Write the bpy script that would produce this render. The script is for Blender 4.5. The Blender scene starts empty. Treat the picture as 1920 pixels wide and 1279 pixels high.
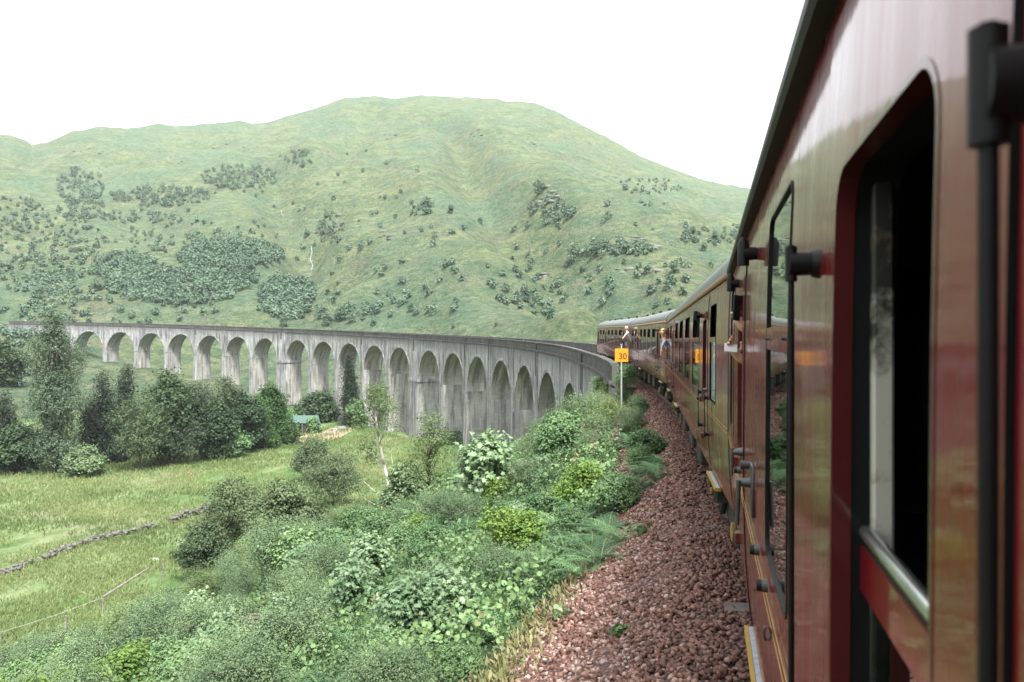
import bpy, math, random
import numpy as np
from math import sin, cos, pi, radians, atan2, sqrt, tan, hypot
random.seed(7); rng = np.random.default_rng(7)
SC = bpy.context.scene; COL = SC.collection

# ------------------------------------------------------------------ camera
# metres; rail level beside the camera is z = 0, the first coach runs along +Y
F_PX, CX, CY, CAMZ = 1400.0, 960.0, 638.0, 2.6
TH = math.atan(365 / F_PX)
cam_d = bpy.data.cameras.new('camera'); cam = bpy.data.objects.new('camera', cam_d); COL.objects.link(cam)
cam_d.sensor_width = 36; cam_d.lens = 36 * F_PX / 1920; cam_d.clip_start = .02; cam_d.clip_end = 9000
cam_d.shift_y = -1.5 / 1920
cam.location = (0, 0, CAMZ); cam.rotation_euler = (pi / 2, 0, TH)
cam_d.dof.use_dof = True; cam_d.dof.focus_distance = 12.0; cam_d.dof.aperture_fstop = 5.6
SC.camera = cam
# ------------------------------------------------------------------ sky, sun, exposure
SUN_EL, SUN_AZ = radians(56), radians(145)       # compass azimuth measured from +Y clockwise
W = bpy.data.worlds.new('World'); SC.world = W; W.use_nodes = True
wn = W.node_tree.nodes; wl = W.node_tree.links; wn.clear()
sky = wn.new('ShaderNodeTexSky'); sky.sky_type = 'NISHITA'; sky.sun_disc = False
sky.sun_elevation = SUN_EL; sky.sun_rotation = SUN_AZ; sky.air_density = 1.0; sky.dust_density = 4.0; sky.ozone_density = 1.0
hs = wn.new('ShaderNodeHueSaturation'); hs.inputs['Saturation'].default_value = .18
mixc = wn.new('ShaderNodeMix'); mixc.data_type = 'RGBA'; mixc.inputs[0].default_value = .72
mixc.inputs[7].default_value = (9.0, 9.2, 9.4, 1)      # even cloud layer in front of the clear sky
# overcast: the zenith is about three times as bright as the horizon
wg = wn.new('ShaderNodeTexCoord'); wx = wn.new('ShaderNodeSeparateXYZ'); wl.new(wg.outputs['Generated'], wx.inputs[0])
wr = wn.new('ShaderNodeValToRGB'); wr.color_ramp.elements[0].position = 0; wr.color_ramp.elements[0].color = (5.0, 5.1, 5.2, 1); wr.color_ramp.elements[1].position = 1; wr.color_ramp.elements[1].color = (14, 14.3, 14.6, 1)
wl.new(wx.outputs[2], wr.inputs[0]); wl.new(wr.outputs[0], mixc.inputs[7])
bg = wn.new('ShaderNodeBackground'); bg.inputs[1].default_value = .09
wo = wn.new('ShaderNodeOutputWorld')
wl.new(sky.outputs[0], hs.inputs['Color']); wl.new(hs.outputs[0], mixc.inputs[6]); wl.new(mixc.outputs[2], bg.inputs[0]); wl.new(bg.outputs[0], wo.inputs[0])
sd = bpy.data.lights.new('sun', 'SUN'); sd.energy = 3.3; sd.angle = radians(11); sd.color = (1, .96, .9)
so = bpy.data.objects.new('sun', sd); COL.objects.link(so)
so.rotation_euler = (pi / 2 - SUN_EL, 0, pi - SUN_AZ); so.location = (0, -20, 60)
SC.view_settings.view_transform = 'Standard'; SC.view_settings.look = 'None'
SC.view_settings.exposure = 1.65; SC.view_settings.gamma = 1
SC.cycles.max_bounces = 8; SC.cycles.transparent_max_bounces = 16; SC.cycles.caustics_reflective = False; SC.cycles.caustics_refractive = False
SC.cycles.volume_bounces = 0; SC.cycles.diffuse_bounces = 2

# ------------------------------------------------------------------ material helpers
def new_mat(name):
    m = bpy.data.materials.new(name); m.use_nodes = True; return m, m.node_tree.nodes, m.node_tree.links, m.node_tree.nodes['Principled BSDF']
def N(ns, t, **kw):
    n = ns.new(t)
    for k, v in kw.items():
        if k in n.inputs: n.inputs[k].default_value = v
        else: setattr(n, k, v)
    return n
def noise(ns, ls, scale, detail=4, rough=.55, vec=None, dist=0):
    n = N(ns, 'ShaderNodeTexNoise', Scale=scale, Detail=detail, Roughness=rough, Distortion=dist)
    if vec is not None: ls.new(vec, n.inputs['Vector'])
    return n.outputs['Fac']
def ramp(ns, ls, fac, stops):
    r = ns.new('ShaderNodeValToRGB'); e = r.color_ramp.elements
    while len(e) < len(stops): e.new(.5)
    for i, (p, c) in enumerate(stops):
        e[i].position = p; e[i].color = (c[0], c[1], c[2], 1) if hasattr(c, '__len__') else (c, c, c, 1)
    ls.new(fac, r.inputs[0]); return r.outputs[0]
def mix(ns, ls, fac, a, b, mode='MIX'):
    m = ns.new('ShaderNodeMix'); m.data_type = 'RGBA'; m.blend_type = mode
    for i, v in ((0, fac), (6, a), (7, b)):
        if isinstance(v, (int, float)): m.inputs[i].default_value = v if i == 0 else (v, v, v, 1)
        elif isinstance(v, tuple): m.inputs[i].default_value = (*v, 1)
        else: ls.new(v, m.inputs[i])
    return m.outputs[2]
def mapping(ns, ls, vec, scale=(1, 1, 1), rot=(0, 0, 0)):
    m = ns.new('ShaderNodeMapping'); m.inputs['Scale'].default_value = scale; m.inputs['Rotation'].default_value = rot
    ls.new(vec, m.inputs['Vector']); return m.outputs[0]
def bump(ns, ls, h, strength, dist, bsdf, normal=None):
    b = ns.new('ShaderNodeBump'); b.inputs['Strength'].default_value = strength; b.inputs['Distance'].default_value = dist
    ls.new(h, b.inputs['Height'])
    if normal is not None: ls.new(normal, b.inputs['Normal'])
    ls.new(b.outputs[0], bsdf.inputs['Normal']); return b.outputs[0]
def coord(ns, which='Object'): return ns.new('ShaderNodeTexCoord').outputs[which]
def geo_pos(ns): return ns.new('ShaderNodeNewGeometry').outputs['Position']
def attr(ns, name, out='Fac'): 
    a = ns.new('ShaderNodeAttribute'); a.attribute_name = name; return a.outputs[out]

def plain(name, col, rough=.6, metal=0, coat=0, nscale=8, var=.25, bmp=0.0):
    m, ns, ls, p = new_mat(name)
    f = noise(ns, ls, nscale, 5, .6, coord(ns))
    c = ramp(ns, ls, f, [(.3, tuple(v * (1 - var) for v in col)), (.7, tuple(min(1, v * (1 + var)) for v in col))])
    ls.new(c, p.inputs['Base Color']); p.inputs['Roughness'].default_value = rough; p.inputs['Metallic'].default_value = metal
    p.inputs['Coat Weight'].default_value = coat
    if bmp: bump(ns, ls, f, .5, bmp, p)
    return m

def foliage(name, c1, c2, c3=None, rough=.6, trans=.35, hue=.018):
    """leaf colour runs c1..c2 over the per-leaf attribute, a few leaves c3; each plant shifts a little"""
    m, ns, ls, p = new_mat(name)
    v = attr(ns, 'var')
    stops = [(0, c1), (.85, c2)] + ([(.93, c2), (.96, c3)] if c3 else [])
    c = ramp(ns, ls, v, stops)
    oi = ns.new('ShaderNodeObjectInfo').outputs['Random']
    h = ns.new('ShaderNodeHueSaturation')
    mr = N(ns, 'ShaderNodeMapRange'); ls.new(oi, mr.inputs[0]); mr.inputs[3].default_value = .5 - hue; mr.inputs[4].default_value = .5 + hue * .6
    mr2 = N(ns, 'ShaderNodeMapRange'); ls.new(oi, mr2.inputs[0]); mr2.inputs[3].default_value = 1.25; mr2.inputs[4].default_value = .8
    ls.new(mr.outputs[0], h.inputs['Hue']); ls.new(mr2.outputs[0], h.inputs['Value']); ls.new(c, h.inputs['Color'])
    p.inputs['Roughness'].default_value = rough; p.inputs['Specular IOR Level'].default_value = .35
    ls.new(h.outputs[0], p.inputs['Base Color'])
    t = ns.new('ShaderNodeBsdfTranslucent'); ls.new(h.outputs[0], t.inputs['Color'])
    mx = ns.new('ShaderNodeMixShader'); mx.inputs[0].default_value = trans
    ls.new(p.outputs[0], mx.inputs[1]); ls.new(t.outputs[0], mx.inputs[2]); ls.new(mx.outputs[0], ns['Material Output'].inputs[0])
    return m

# ------------------------------------------------------------------ mesh helpers
def link(name, me, mat=None, parent=None):
    o = bpy.data.objects.new(name, me); COL.objects.link(o)
    if mat is not None:
        for mm in (mat if isinstance(mat, (list, tuple)) else [mat]): me.materials.append(mm)
    if parent is not None: o.parent = parent
    return o
def mesh_np(name, V, faces, var=None, smooth=False, uv=None):
    """faces: list of int arrays (n,k)"""
    me = bpy.data.meshes.new(name)
    V = np.asarray(V, np.float32); faces = [np.asarray(f, np.int32) for f in faces if len(f)]
    me.vertices.add(len(V)); me.vertices.foreach_set('co', V.ravel())
    tot = sum(f.size for f in faces); n = sum(len(f) for f in faces)
    me.loops.add(tot); me.polygons.add(n)
    li = np.concatenate([f.ravel() for f in faces])
    me.loops.foreach_set('vertex_index', li)
    cnt = np.concatenate([np.full(len(f), f.shape[1], np.int32) for f in faces])
    st = np.concatenate([[0], np.cumsum(cnt)[:-1]]).astype(np.int32)
    me.polygons.foreach_set('loop_start', st); me.polygons.foreach_set('loop_total', cnt)
    if smooth: me.polygons.foreach_set('use_smooth', np.ones(n, bool))
    if var is not None:
        a = me.attributes.new('var', 'FLOAT', 'POINT'); a.data.foreach_set('value', np.asarray(var, np.float32))
    if uv is not None:
        u = me.uv_layers.new(name='UVMap'); u.data.foreach_set('uv', np.asarray(uv, np.float32)[li].ravel())
    me.update(calc_edges=True); me.validate(); return me
class MB:
    def __init__(s): s.v = []; s.f = []; s.uv = []
    def add(s, vs, fs, uv=None):
        o = len(s.v); s.v += [tuple(v) for v in vs]; s.f += [tuple(i + o for i in f) for f in fs]
        s.uv += list(uv) if uv is not None else [(0, 0)] * len(vs)
    def box(s, a, b, xf=None):
        x0, y0, z0 = a; x1, y1, z1 = b
        vs = [(x0, y0, z0), (x1, y0, z0), (x1, y1, z0), (x0, y1, z0), (x0, y0, z1), (x1, y0, z1), (x1, y1, z1), (x0, y1, z1)]
        if xf: vs = [xf(*v) for v in vs]
        s.add(vs, [(3, 2, 1, 0), (4, 5, 6, 7), (0, 1, 5, 4), (1, 2, 6, 5), (2, 3, 7, 6), (3, 0, 4, 7)])
    def bevel_box(s, a, b, r=.01):
        # box with chamfered edges: octagonal in x-y, tapered top and bottom
        x0, y0, z0 = a; x1, y1, z1 = b; L = []
        for z, q in ((z0, r), (z0 + r, 0), (z1 - r, 0), (z1, r)):
            X0, X1, Y0, Y1 = x0 + q, x1 - q, y0 + q, y1 - q
            L.append([(X0 + r, Y0, z), (X1 - r, Y0, z), (X1, Y0 + r, z), (X1, Y1 - r, z), (X1 - r, Y1, z), (X0 + r, Y1, z), (X0, Y1 - r, z), (X0, Y0 + r, z)])
        vs = sum(L, []); fs = [tuple(range(7, -1, -1)), tuple(range(24, 32))]
        for k in range(3):
            for i in range(8): j = (i + 1) % 8; fs.append((k * 8 + i, k * 8 + j, k * 8 + 8 + j, k * 8 + 8 + i))
        s.add(vs, fs)
    def tube(s, pts, rads, n=8, cap=True):
        pts = [np.array(p, float) for p in pts]
        if not hasattr(rads, '__len__'): rads = [rads] * len(pts)
        base = len(s.v); vs = []; fs = []; ref = None
        for i, p in enumerate(pts):
            d = pts[min(i + 1, len(pts) - 1)] - pts[max(i - 1, 0)]; d = d / (np.linalg.norm(d) + 1e-9)
            if ref is None: ref = np.array([0, 0, 1.]) if abs(d[2]) < .9 else np.array([1., 0, 0])
            a = np.cross(d, ref); a /= np.linalg.norm(a) + 1e-9; b = np.cross(d, a); ref = b if False else ref
            for k in range(n):
                t = 2 * pi * k / n; vs.append(p + (a * cos(t) + b * sin(t)) * rads[i])
        for i in range(len(pts) - 1):
            for k in range(n):
                j = (k + 1) % n; fs.append((i * n + k, i * n + j, i * n + n + j, i * n + n + k))
        if cap: fs.append(tuple(range(n - 1, -1, -1))); fs.append(tuple(range((len(pts) - 1) * n, len(pts) * n)))
        s.add(vs, fs)
    def mesh(s, name, smooth=False, auto=None):
        me = bpy.data.meshes.new(name); me.from_pydata(s.v, [], s.f)
        u = me.uv_layers.new(name='UVMap')
        li = np.empty(len(me.loops), np.int32); me.loops.foreach_get('vertex_index', li)
        u.data.foreach_set('uv', np.array(s.uv, np.float32)[li].ravel())
        if smooth:
            me.polygons.foreach_set('use_smooth', np.ones(len(me.polygons), bool))
            if auto:
                me.set_sharp_from_angle(angle=radians(auto))
        me.update(); return me
    def build(s, name, mat, parent=None, smooth=False, auto=None):
        return link(name, s.mesh(name, smooth, auto), mat, parent)
def empty(name, loc=(0, 0, 0), rz=0, parent=None):
    o = bpy.data.objects.new(name, None); COL.objects.link(o); o.location = loc; o.rotation_euler = (0, 0, rz); o.empty_display_size = .3
    if parent: o.parent = parent
    return o
def tag(o, label=None, cat=None, group=None, kind=None):
    if label: o['label'] = label
    if cat: o['category'] = cat
    if group: o['group'] = group
    if kind: o['kind'] = kind
    return o
def copy_tree(o, parent=None):
    c = o.copy(); COL.objects.link(c)
    if parent is not None: c.parent = parent
    for ch in list(o.children): copy_tree(ch, c)
    return c

# ------------------------------------------------------------------ noise on arrays
def _h(ix, iy, seed):
    n = (ix.astype(np.int64) * 374761393 + iy.astype(np.int64) * 668265263 + seed * 974634777) & 0xffffffff
    n = ((n ^ (n >> 13)) * 1274126177) & 0xffffffff
    return ((n ^ (n >> 16)) & 0xffff) / 65535.0
def vnoise(x, y, seed=0):
    ix = np.floor(x); iy = np.floor(y); fx = x - ix; fy = y - iy
    fx = fx * fx * (3 - 2 * fx); fy = fy * fy * (3 - 2 * fy)
    a = _h(ix, iy, seed); b = _h(ix + 1, iy, seed); c = _h(ix, iy + 1, seed); d = _h(ix + 1, iy + 1, seed)
    return (a + (b - a) * fx) * (1 - fy) + (c + (d - c) * fx) * fy
def fbm(x, y, oct=4, seed=0):
    r = 0; a = .5; t = 0
    for i in range(oct):
        r = r + a * (vnoise(x, y, seed + i * 17) * 2 - 1); t += a; x = x * 2.03 + 11.3; y = y * 2.03 + 4.7; a *= .5
    return r / t

# ------------------------------------------------------------------ the track circle and the ground
R = 250.0; XA = 1.59; CCX = XA + .105 - R; CCY = -3.0
def so_of(x, y):
    dx = x - CCX; dy = y - CCY; return R * np.arctan2(dy, dx), R - np.hypot(dx, dy)
def pt(s, o):
    """arc length s along the track, offset o to the left of its centre line"""
    p = s / R; return CCX + (R - o) * np.cos(p), CCY + (R - o) * np.sin(p)
def rail(s): return np.interp(s, [-100, 0, 27, 47, 67, 84, 115, 150, 180, 212, 271, 345, 400, 600], [0, 0, 0, .2, .45, .85, 1.4, 2.05, 2.7, 3.5, 5.2, 7.6, 9.0, 12])
def T_of(s): return np.interp(s, [-800, 38, 45, 60, 75, 90, 105, 120, 150, 190, 225, 250, 272, 300, 345, 385, 405, 440, 700], [-1, -1, -1.3, -3.0, -5.5, -8.5, -12, -15, -19, -21.5, -22.6, -21.5, -18, -14, -9.5, -4, 5, 9, 9])
def edge(s): return np.interp(s, [0, 10, 17, 38, 60], [3.6, 3.5, 2.75, 2.2, 2.3])
def smoothstep(a, b, x): t = np.clip((x - a) / (b - a), 0, 1); return t * t * (3 - 2 * t)
def elev(px, py): 
    k = (px - CX) / F_PX; return TH - math.atan(k), (CY - py) / F_PX / sqrt(1 + k * k)
RID = [(0, 252), (20, 252), (45, 262), (60, 272), (85, 266), (130, 246), (180, 234), (235, 240), (285, 231), (330, 234), (400, 231), (450, 224), (470, 230), (500, 227), (560, 208), (610, 194), (645, 182), (700, 178), (745, 184), (790, 176), (830, 177), (900, 180), (950, 187), (1000, 192), (1040, 205), (1090, 232), (1140, 258), (1200, 290), (1260, 315), (1330, 340), (1400, 352), (1500, 400), (1700, 480), (1920, 560)]
_ra = [elev(a, b) for a, b in RID][::-1]
RAZ = np.array([-1.6, -.9] + [a for a, b in _ra] + [1.05, 1.4, 2.2]); RTN = np.array([.08, .08] + [b for a, b in _ra] + [.24, .16, .08])
RRD = 1150.0
RAZ2 = np.linspace(-1.6, 2.2, 400); _rt = np.interp(RAZ2, RAZ, RTN); _kk = np.hanning(31); RTN2 = np.convolve(np.pad(_rt, 15, mode='edge'), _kk / _kk.sum(), 'valid')
def ground0(x, y, carve=True):
    x = np.asarray(x, float); y = np.asarray(y, float)
    s, o = so_of(x, y); ao = np.abs(o); e = edge(s); Ts = T_of(s)
    F = np.where(o > 0, np.interp(s, [0, 150, 225, 300, 400, 500], [-20, -20, -21.5, -19, -8, 2]), Ts - 2.5)
    k = np.where(o > 0, np.interp(s, [0, 110, 250, 400], [.45, .45, .2, .15]), .4)
    z = Ts - np.maximum(ao - e, 0) * k
    w = 1.0; d = np.clip((z - F) / w, -30, 30); z = np.where(d > 20, z, F + w * np.log1p(np.exp(d)))
    zr = rail(s)
    out = np.where(s < 44, e, 2.5)
    inn = np.where(s < 44, 1.55, 2.4)
    form = smoothstep(0, 1, (out - ao) / (out - inn)); lin = np.clip((out - ao) / (out - inn), 0, 1)
    fl = np.where(s < 44, lin, form) * np.where(s < 60, 1, 0)
    z = z * (1 - fl) + (zr - .2) * fl
    z = np.where((ao > e + .3) & (s < 100) & (o > 0), z + .35 * fbm(x / 3, y / 3, 3, 5) * smoothstep(0, 2, ao - e - .3), z)
    B = z + .25 * fbm(x / 9, y / 9, 3, 9) * smoothstep(8, 20, ao)
    r = np.hypot(x, y); az = np.arctan2(-x, y)
    r0 = np.where(az > .1, 2 * 252 * np.sin(np.clip(az, .1, 1.1)) + 28, 60 + 0 * az)
    r0 = np.maximum(r0, 110)
    t = (r - r0) / (RRD - r0); tc = np.clip(t, 0, 1)
    sb = smoothstep(.45, .97, t)
    ZR = (np.interp(az, RAZ, RTN) * sb + np.interp(az, RAZ2, RTN2) * (1 - sb)) * RRD + CAMZ
    g = tc * (.78 + .22 * tc) - np.clip(t - 1, 0, 3) * .35
    hillm = smoothstep(0, .06, t)
    am = hillm * (1 - smoothstep(.8, .98, t) * .85)
    nz = 16 * fbm(x / 170, y / 170, 3, 21) * am * smoothstep(.05, .3, t) + 7 * fbm(x / 60, y / 60, 3, 33) * am
    rid = 1 - np.abs(fbm(x / 90, y / 90, 3, 57)); nz = nz + 16 * (rid - .75) * am * smoothstep(.02, .15, t)
    nz = nz + 3.2 * fbm(x / 21, y / 21, 4, 41) * hillm
    z = B + (ZR - B) * np.clip(g, -.5, 1) + nz
    if carve and GUL:
        for P, dep, wd in GUL:
            dm = np.full(z.shape, 1e9)
            for (ax, ay), (bx, by) in zip(P[:-1], P[1:]):
                ux, uy = bx - ax, by - ay; q = np.clip(((x - ax) * ux + (y - ay) * uy) / (ux * ux + uy * uy), 0, 1)
                dm = np.minimum(dm, np.hypot(x - ax - q * ux, y - ay - q * uy))
            dep = dep * 1.15; z = z - dep * np.exp(-(dm / wd) ** 2) * hillm + dep * .35 * np.exp(-((dm - 2.2 * wd) / wd) ** 2) * hillm
    return z
GUL = []
_mt = 2.0 * 1.0125 ** np.arange(560)
def hit(px, py, fn=ground0, tmin=3.0):
    """world point where the line of sight through photo pixel px,py meets the ground (used for spacing out plants on it)"""
    k = (px - CX) / F_PX; m = (CY - py) / F_PX
    dx = -sin(TH) + k * cos(TH); dy = cos(TH) + k * sin(TH)
    t = _mt[_mt > tmin]; X = dx * t; Y = dy * t; Z = CAMZ + m * t; G = fn(X, Y)
    i = np.nonzero(Z < G)[0]
    if len(i) == 0: return None
    i = i[0]
    if i == 0: return X[0], Y[0], float(G[0])
    a = (Z[i - 1] - G[i - 1]) / ((Z[i - 1] - G[i - 1]) - (Z[i] - G[i])); tt = t[i - 1] + (t[i] - t[i - 1]) * a
    return dx * tt, dy * tt, float(fn(np.array([dx * tt]), np.array([dy * tt]))[0])
def depth_of(x, y): return -x * sin(TH) + y * cos(TH)
def gully(px, dep, wd):
    P = [hit(a, b) for a, b in px]; P = [p[:2] for p in P if p]
    if len(P) > 1: GUL.append((P, dep, wd))
_g = []
for px, dep, wd in (([(500, 300), (530, 395), (560, 450), (590, 505), (612, 560)], 13, 16), ([(830, 225), (872, 280), (900, 335), (960, 400), (1045, 470), (1110, 540), (1190, 600)], 17, 20),
                    ([(700, 200), (640, 300), (560, 330)], 8, 18), ([(1090, 330), (1180, 400), (1300, 500)], 9, 16), ([(180, 300), (250, 400), (300, 440)], 8, 20), ([(640, 400), (600, 430), (575, 470)], 6, 12)):
    P = [hit(a, b) for a, b in px]; _g.append(([p[:2] for p in P if p], dep, wd))
GUL = _g
def gz(x, y): return float(ground0(np.array([x]), np.array([y]))[0])

# ---- materials of the ground
def hill_mat():
    m, ns, ls, p = new_mat('hill_grass'); pos = geo_pos(ns)
    n1 = noise(ns, ls, .012, 8, .62, pos); n2 = noise(ns, ls, .05, 9, .68, mapping(ns, ls, pos, (1, 1, 3))); n3 = noise(ns, ls, .9, 6, .7, pos); n4 = noise(ns, ls, .025, 6, .6, mapping(ns, ls, pos, (1, 1, 3.5)))
    c = ramp(ns, ls, n2, [(.3, (.083, .127, .078)), (.45, (.135, .178, .092)), (.56, (.203, .235, .12)), (.68, (.26, .265, .163))])
    c = mix(ns, ls, ramp(ns, ls, n1, [(.44, 0), (.6, .6)]), c, (.118, .192, .135))
    heath = ramp(ns, ls, n4, [(.55, 0), (.66, .75)])
    c = mix(ns, ls, heath, c, (.17, .165, .12))
    n5 = noise(ns, ls, .05, 9, .72, mapping(ns, ls, pos, (1, 1, 2.2)))
    c = mix(ns, ls, ramp(ns, ls, n5, [(.64, 0), (.70, .85)]), c, (.21, .19, .19))
    n6 = noise(ns, ls, .22, 8, .75, mapping(ns, ls, pos, (1, 1, 2)))
    c = mix(ns, ls, ramp(ns, ls, n6, [(.38, .85), (.52, 0)]), c, (.055, .105, .065)); c = mix(ns, ls, ramp(ns, ls, n6, [(.55, 0), (.7, .5)]), c, (.30, .30, .15))
    c = mix(ns, ls, ramp(ns, ls, n3, [(.35, .6), (.6, 0)]), c, (.04, .065, .035))
    ls.new(c, p.inputs['Base Color']); p.inputs['Roughness'].default_value = .9; p.inputs['Specular IOR Level'].default_value = .1
    h = mix(ns, ls, .6, n3, n6); bump(ns, ls, h, 1.0, 5.0, p); return m
def meadow_mat():
    m, ns, ls, p = new_mat('meadow_grass'); pos = geo_pos(ns)
    n1 = noise(ns, ls, .05, 6, .6, mapping(ns, ls, pos, (1, .55, 1), (0, 0, .9))); n2 = noise(ns, ls, .35, 8, .7, mapping(ns, ls, pos, (1, .5, 1), (0, 0, .9))); n3 = noise(ns, ls, 2.5, 6, .7, pos)
    c = ramp(ns, ls, n1, [(.32, (.08, .145, .05)), (.46, (.125, .185, .075)), (.56, (.18, .22, .11)), (.68, (.23, .22, .14))])
    c = mix(ns, ls, ramp(ns, ls, n2, [(.36, .8), (.6, 0)]), c, (.05, .10, .022))
    c = mix(ns, ls, ramp(ns, ls, n3, [(.3, .5), (.6, 0)]), c, (.04, .07, .02))
    ls.new(c, p.inputs['Base Color']); p.inputs['Roughness'].default_value = .9; p.inputs['Specular IOR Level'].default_value = .1
    bump(ns, ls, mix(ns, ls, .5, n2, n3), .9, .5, p); return m
def emb_mat():
    m, ns, ls, p = new_mat('embankment_soil'); pos = geo_pos(ns)
    n1 = noise(ns, ls, .7, 7, .65, pos); n2 = noise(ns, ls, 9, 6, .7, pos)
    c = ramp(ns, ls, n1, [(.35, (.022, .035, .014)), (.6, (.05, .065, .025)), (.75, (.09, .065, .035))])
    c = mix(ns, ls, ramp(ns, ls, n2, [(.35, .6), (.6, 0)]), c, (.012, .014, .008))
    ls.new(c, p.inputs['Base Color']); p.inputs['Roughness'].default_value = .95; bump(ns, ls, n2, .8, .06, p); return m
def ballast_mat(name, dark=1.0):
    m, ns, ls, p = new_mat(name); pos = geo_pos(ns)
    v = N(ns, 'ShaderNodeTexVoronoi', Scale=19.0); ls.new(pos, v.inputs['Vector'])
    c = ramp(ns, ls, v.outputs['Color'], [(.2, (.05, .025, .022)), (.5, (.17, .08, .065)), (.8, (.26, .17, .15))])
    c = mix(ns, ls, ramp(ns, ls, v.outputs['Distance'], [(.25, 0), (.6, .9)]), c, (.015, .01, .008))
    ls.new(c, p.inputs['Base Color']); p.inputs['Roughness'].default_value = .85
    bump(ns, ls, v.outputs['Distance'], -.9, .03, p); return m
M = {}
M['hill'] = hill_mat(); M['meadow'] = meadow_mat(); M['emb'] = emb_mat(); M['ballast'] = ballast_mat('ballast_bed')
def build_ground():
    a1 = np.radians(np.arange(-22, 54.01, .11)); a2 = np.radians(np.arange(57, 337.9, 3.5))
    az = np.concatenate([a1, a2]); az = np.append(az, az[0] + 2 * pi); nr = 560
    r = np.concatenate([[.8, 1.6], 2.4 * (2600 / 2.4) ** (np.arange(nr) / (nr - 1))])
    A, Rr = np.meshgrid(az, r, indexing='ij'); X = -np.sin(A) * Rr; Y = np.cos(A) * Rr
    Z = ground0(X, Y); X = X.astype(np.float32)
    na, n = len(az), len(r); idx = np.arange(na * n).reshape(na, n)
    Q = np.stack([idx[:-1, :-1], idx[1:, :-1], idx[1:, 1:], idx[:-1, 1:]], -1).reshape(-1, 4)[:, ::-1]
    V = np.stack([X, Y, Z], -1).reshape(-1, 3)
    cen = V[Q].mean(1); s, o = so_of(cen[:, 0], cen[:, 1]); rr = np.hypot(cen[:, 0], cen[:, 1]); a = np.arctan2(-cen[:, 0], cen[:, 1])
    r0 = np.where(a > .1, 504 * np.sin(np.clip(a, .1, 1.1)) + 5, 60)
    hill = (rr > r0) | ((s > 230) & (cen[:, 2] > -19))
    bal = (np.abs(o) < edge(s) + .05) & (s < 62) & ~hill
    emb = ~hill & ~bal & (((np.abs(o) < 52) & (s < 110) & (cen[:, 2] > -19.2)) | (o < 0))
    mead = ~hill & ~bal & ~emb
    for nm, k, mt in (('hillside', hill, 'hill'), ('trackbed', bal, 'ballast'), ('embankment', emb, 'emb'), ('meadow', mead, 'meadow')):
        q = Q[k]; u, inv = np.unique(q, return_inverse=True)
        me = mesh_np(nm, V[u], [inv.reshape(-1, 4)], smooth=True)
        tag(link(nm, me, M[mt]), kind='structure')
build_ground()

# ------------------------------------------------------------------ viaduct
def concrete(name, light, dark, streak=.6, top=True):
    m, ns, ls, p = new_mat(name); uv = coord(ns, 'UV')
    n1 = noise(ns, ls, .22, 7, .7, uv); n2 = noise(ns, ls, 1.0, 7, .7, mapping(ns, ls, uv, (1.0, .10, 1))); n3 = noise(ns, ls, 1.3, 8, .8, uv)
    n4 = noise(ns, ls, 1.0, 5, .6, mapping(ns, ls, uv, (.7, .09, 1)))
    c = ramp(ns, ls, n1, [(.3, dark), (.62, light)])
    c = mix(ns, ls, ramp(ns, ls, n2, [(.42, streak), (.52, 0)]), c, (.06, .058, .056))
    c = mix(ns, ls, ramp(ns, ls, n4, [(.58, 0), (.68, .8)]), c, tuple(min(.8, v * 1.55) for v in light))
    c = mix(ns, ls, ramp(ns, ls, n3, [(.58, 0), (.68, .75)]), c, (.58, .57, .53))
    c = mix(ns, ls, ramp(ns, ls, n3, [(.3, .6), (.42, 0)]), c, (.10, .10, .09))
    # shutter-board lines every 0.6 m and lift joints
    sx = ns.new('ShaderNodeSeparateXYZ'); ls.new(uv, sx.inputs[0])
    w = N(ns, 'ShaderNodeMath', operation='FRACT'); mm = N(ns, 'ShaderNodeMath', operation='MULTIPLY'); mm.inputs[1].default_value = 1 / .62
    ls.new(sx.outputs[1], mm.inputs[0]); ls.new(mm.outputs[0], w.inputs[0])
    line = ramp(ns, ls, w.outputs[0], [(0, .55), (.07, 0)])
    c = mix(ns, ls, line, c, (.12, .12, .115))
    if top:   # soot and algae hanging below the parapet: v is measured from rail level
        ad = N(ns, 'ShaderNodeMath', operation='ADD'); ls.new(sx.outputs[1], ad.inputs[0])
        q = N(ns, 'ShaderNodeMath', operation='MULTIPLY'); ls.new(n2, q.inputs[0]); q.inputs[1].default_value = 5.0; ls.new(q.outputs[0], ad.inputs[1])
        mr = N(ns, 'ShaderNodeMapRange'); ls.new(ad.outputs[0], mr.inputs[0]); mr.inputs[1].default_value = .4; mr.inputs[2].default_value = 3.2; mr.inputs[3].default_value = 0; mr.inputs[4].default_value = .85
        c = mix(ns, ls, mr.outputs[0], c, (.075, .072, .068))
    ls.new(c, p.inputs['Base Color']); p.inputs['Roughness'].default_value = .9; p.inputs['Specular IOR Level'].default_value = .2
    bump(ns, ls, mix(ns, ls, .5, n3, line), .6, .06, p); return m
M['conc'] = concrete('weathered_concrete', (.35, .355, .36), (.17, .173, .18), .7)
M['conc_in'] = concrete('pale_drip_stained_concrete', (.34, .335, .31), (.21, .205, .195), .6, False)
M['conc_par'] = concrete('blackened_parapet_concrete', (.10, .098, .095), (.045, .044, .042), .7, False)
M['stain'] = plain('black_run_off_stained_concrete', (.035, .035, .038), .9, nscale=3, var=.5)
HW = 2.75; PITCH, WIDE, S1 = 16.45, 3.48, 78.08 - 16.45
centres = [S1 + PITCH * i + WIDE * (i >= 8) + WIDE * (i >= 13) for i in range(21)]
RAD = 7.15
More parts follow.
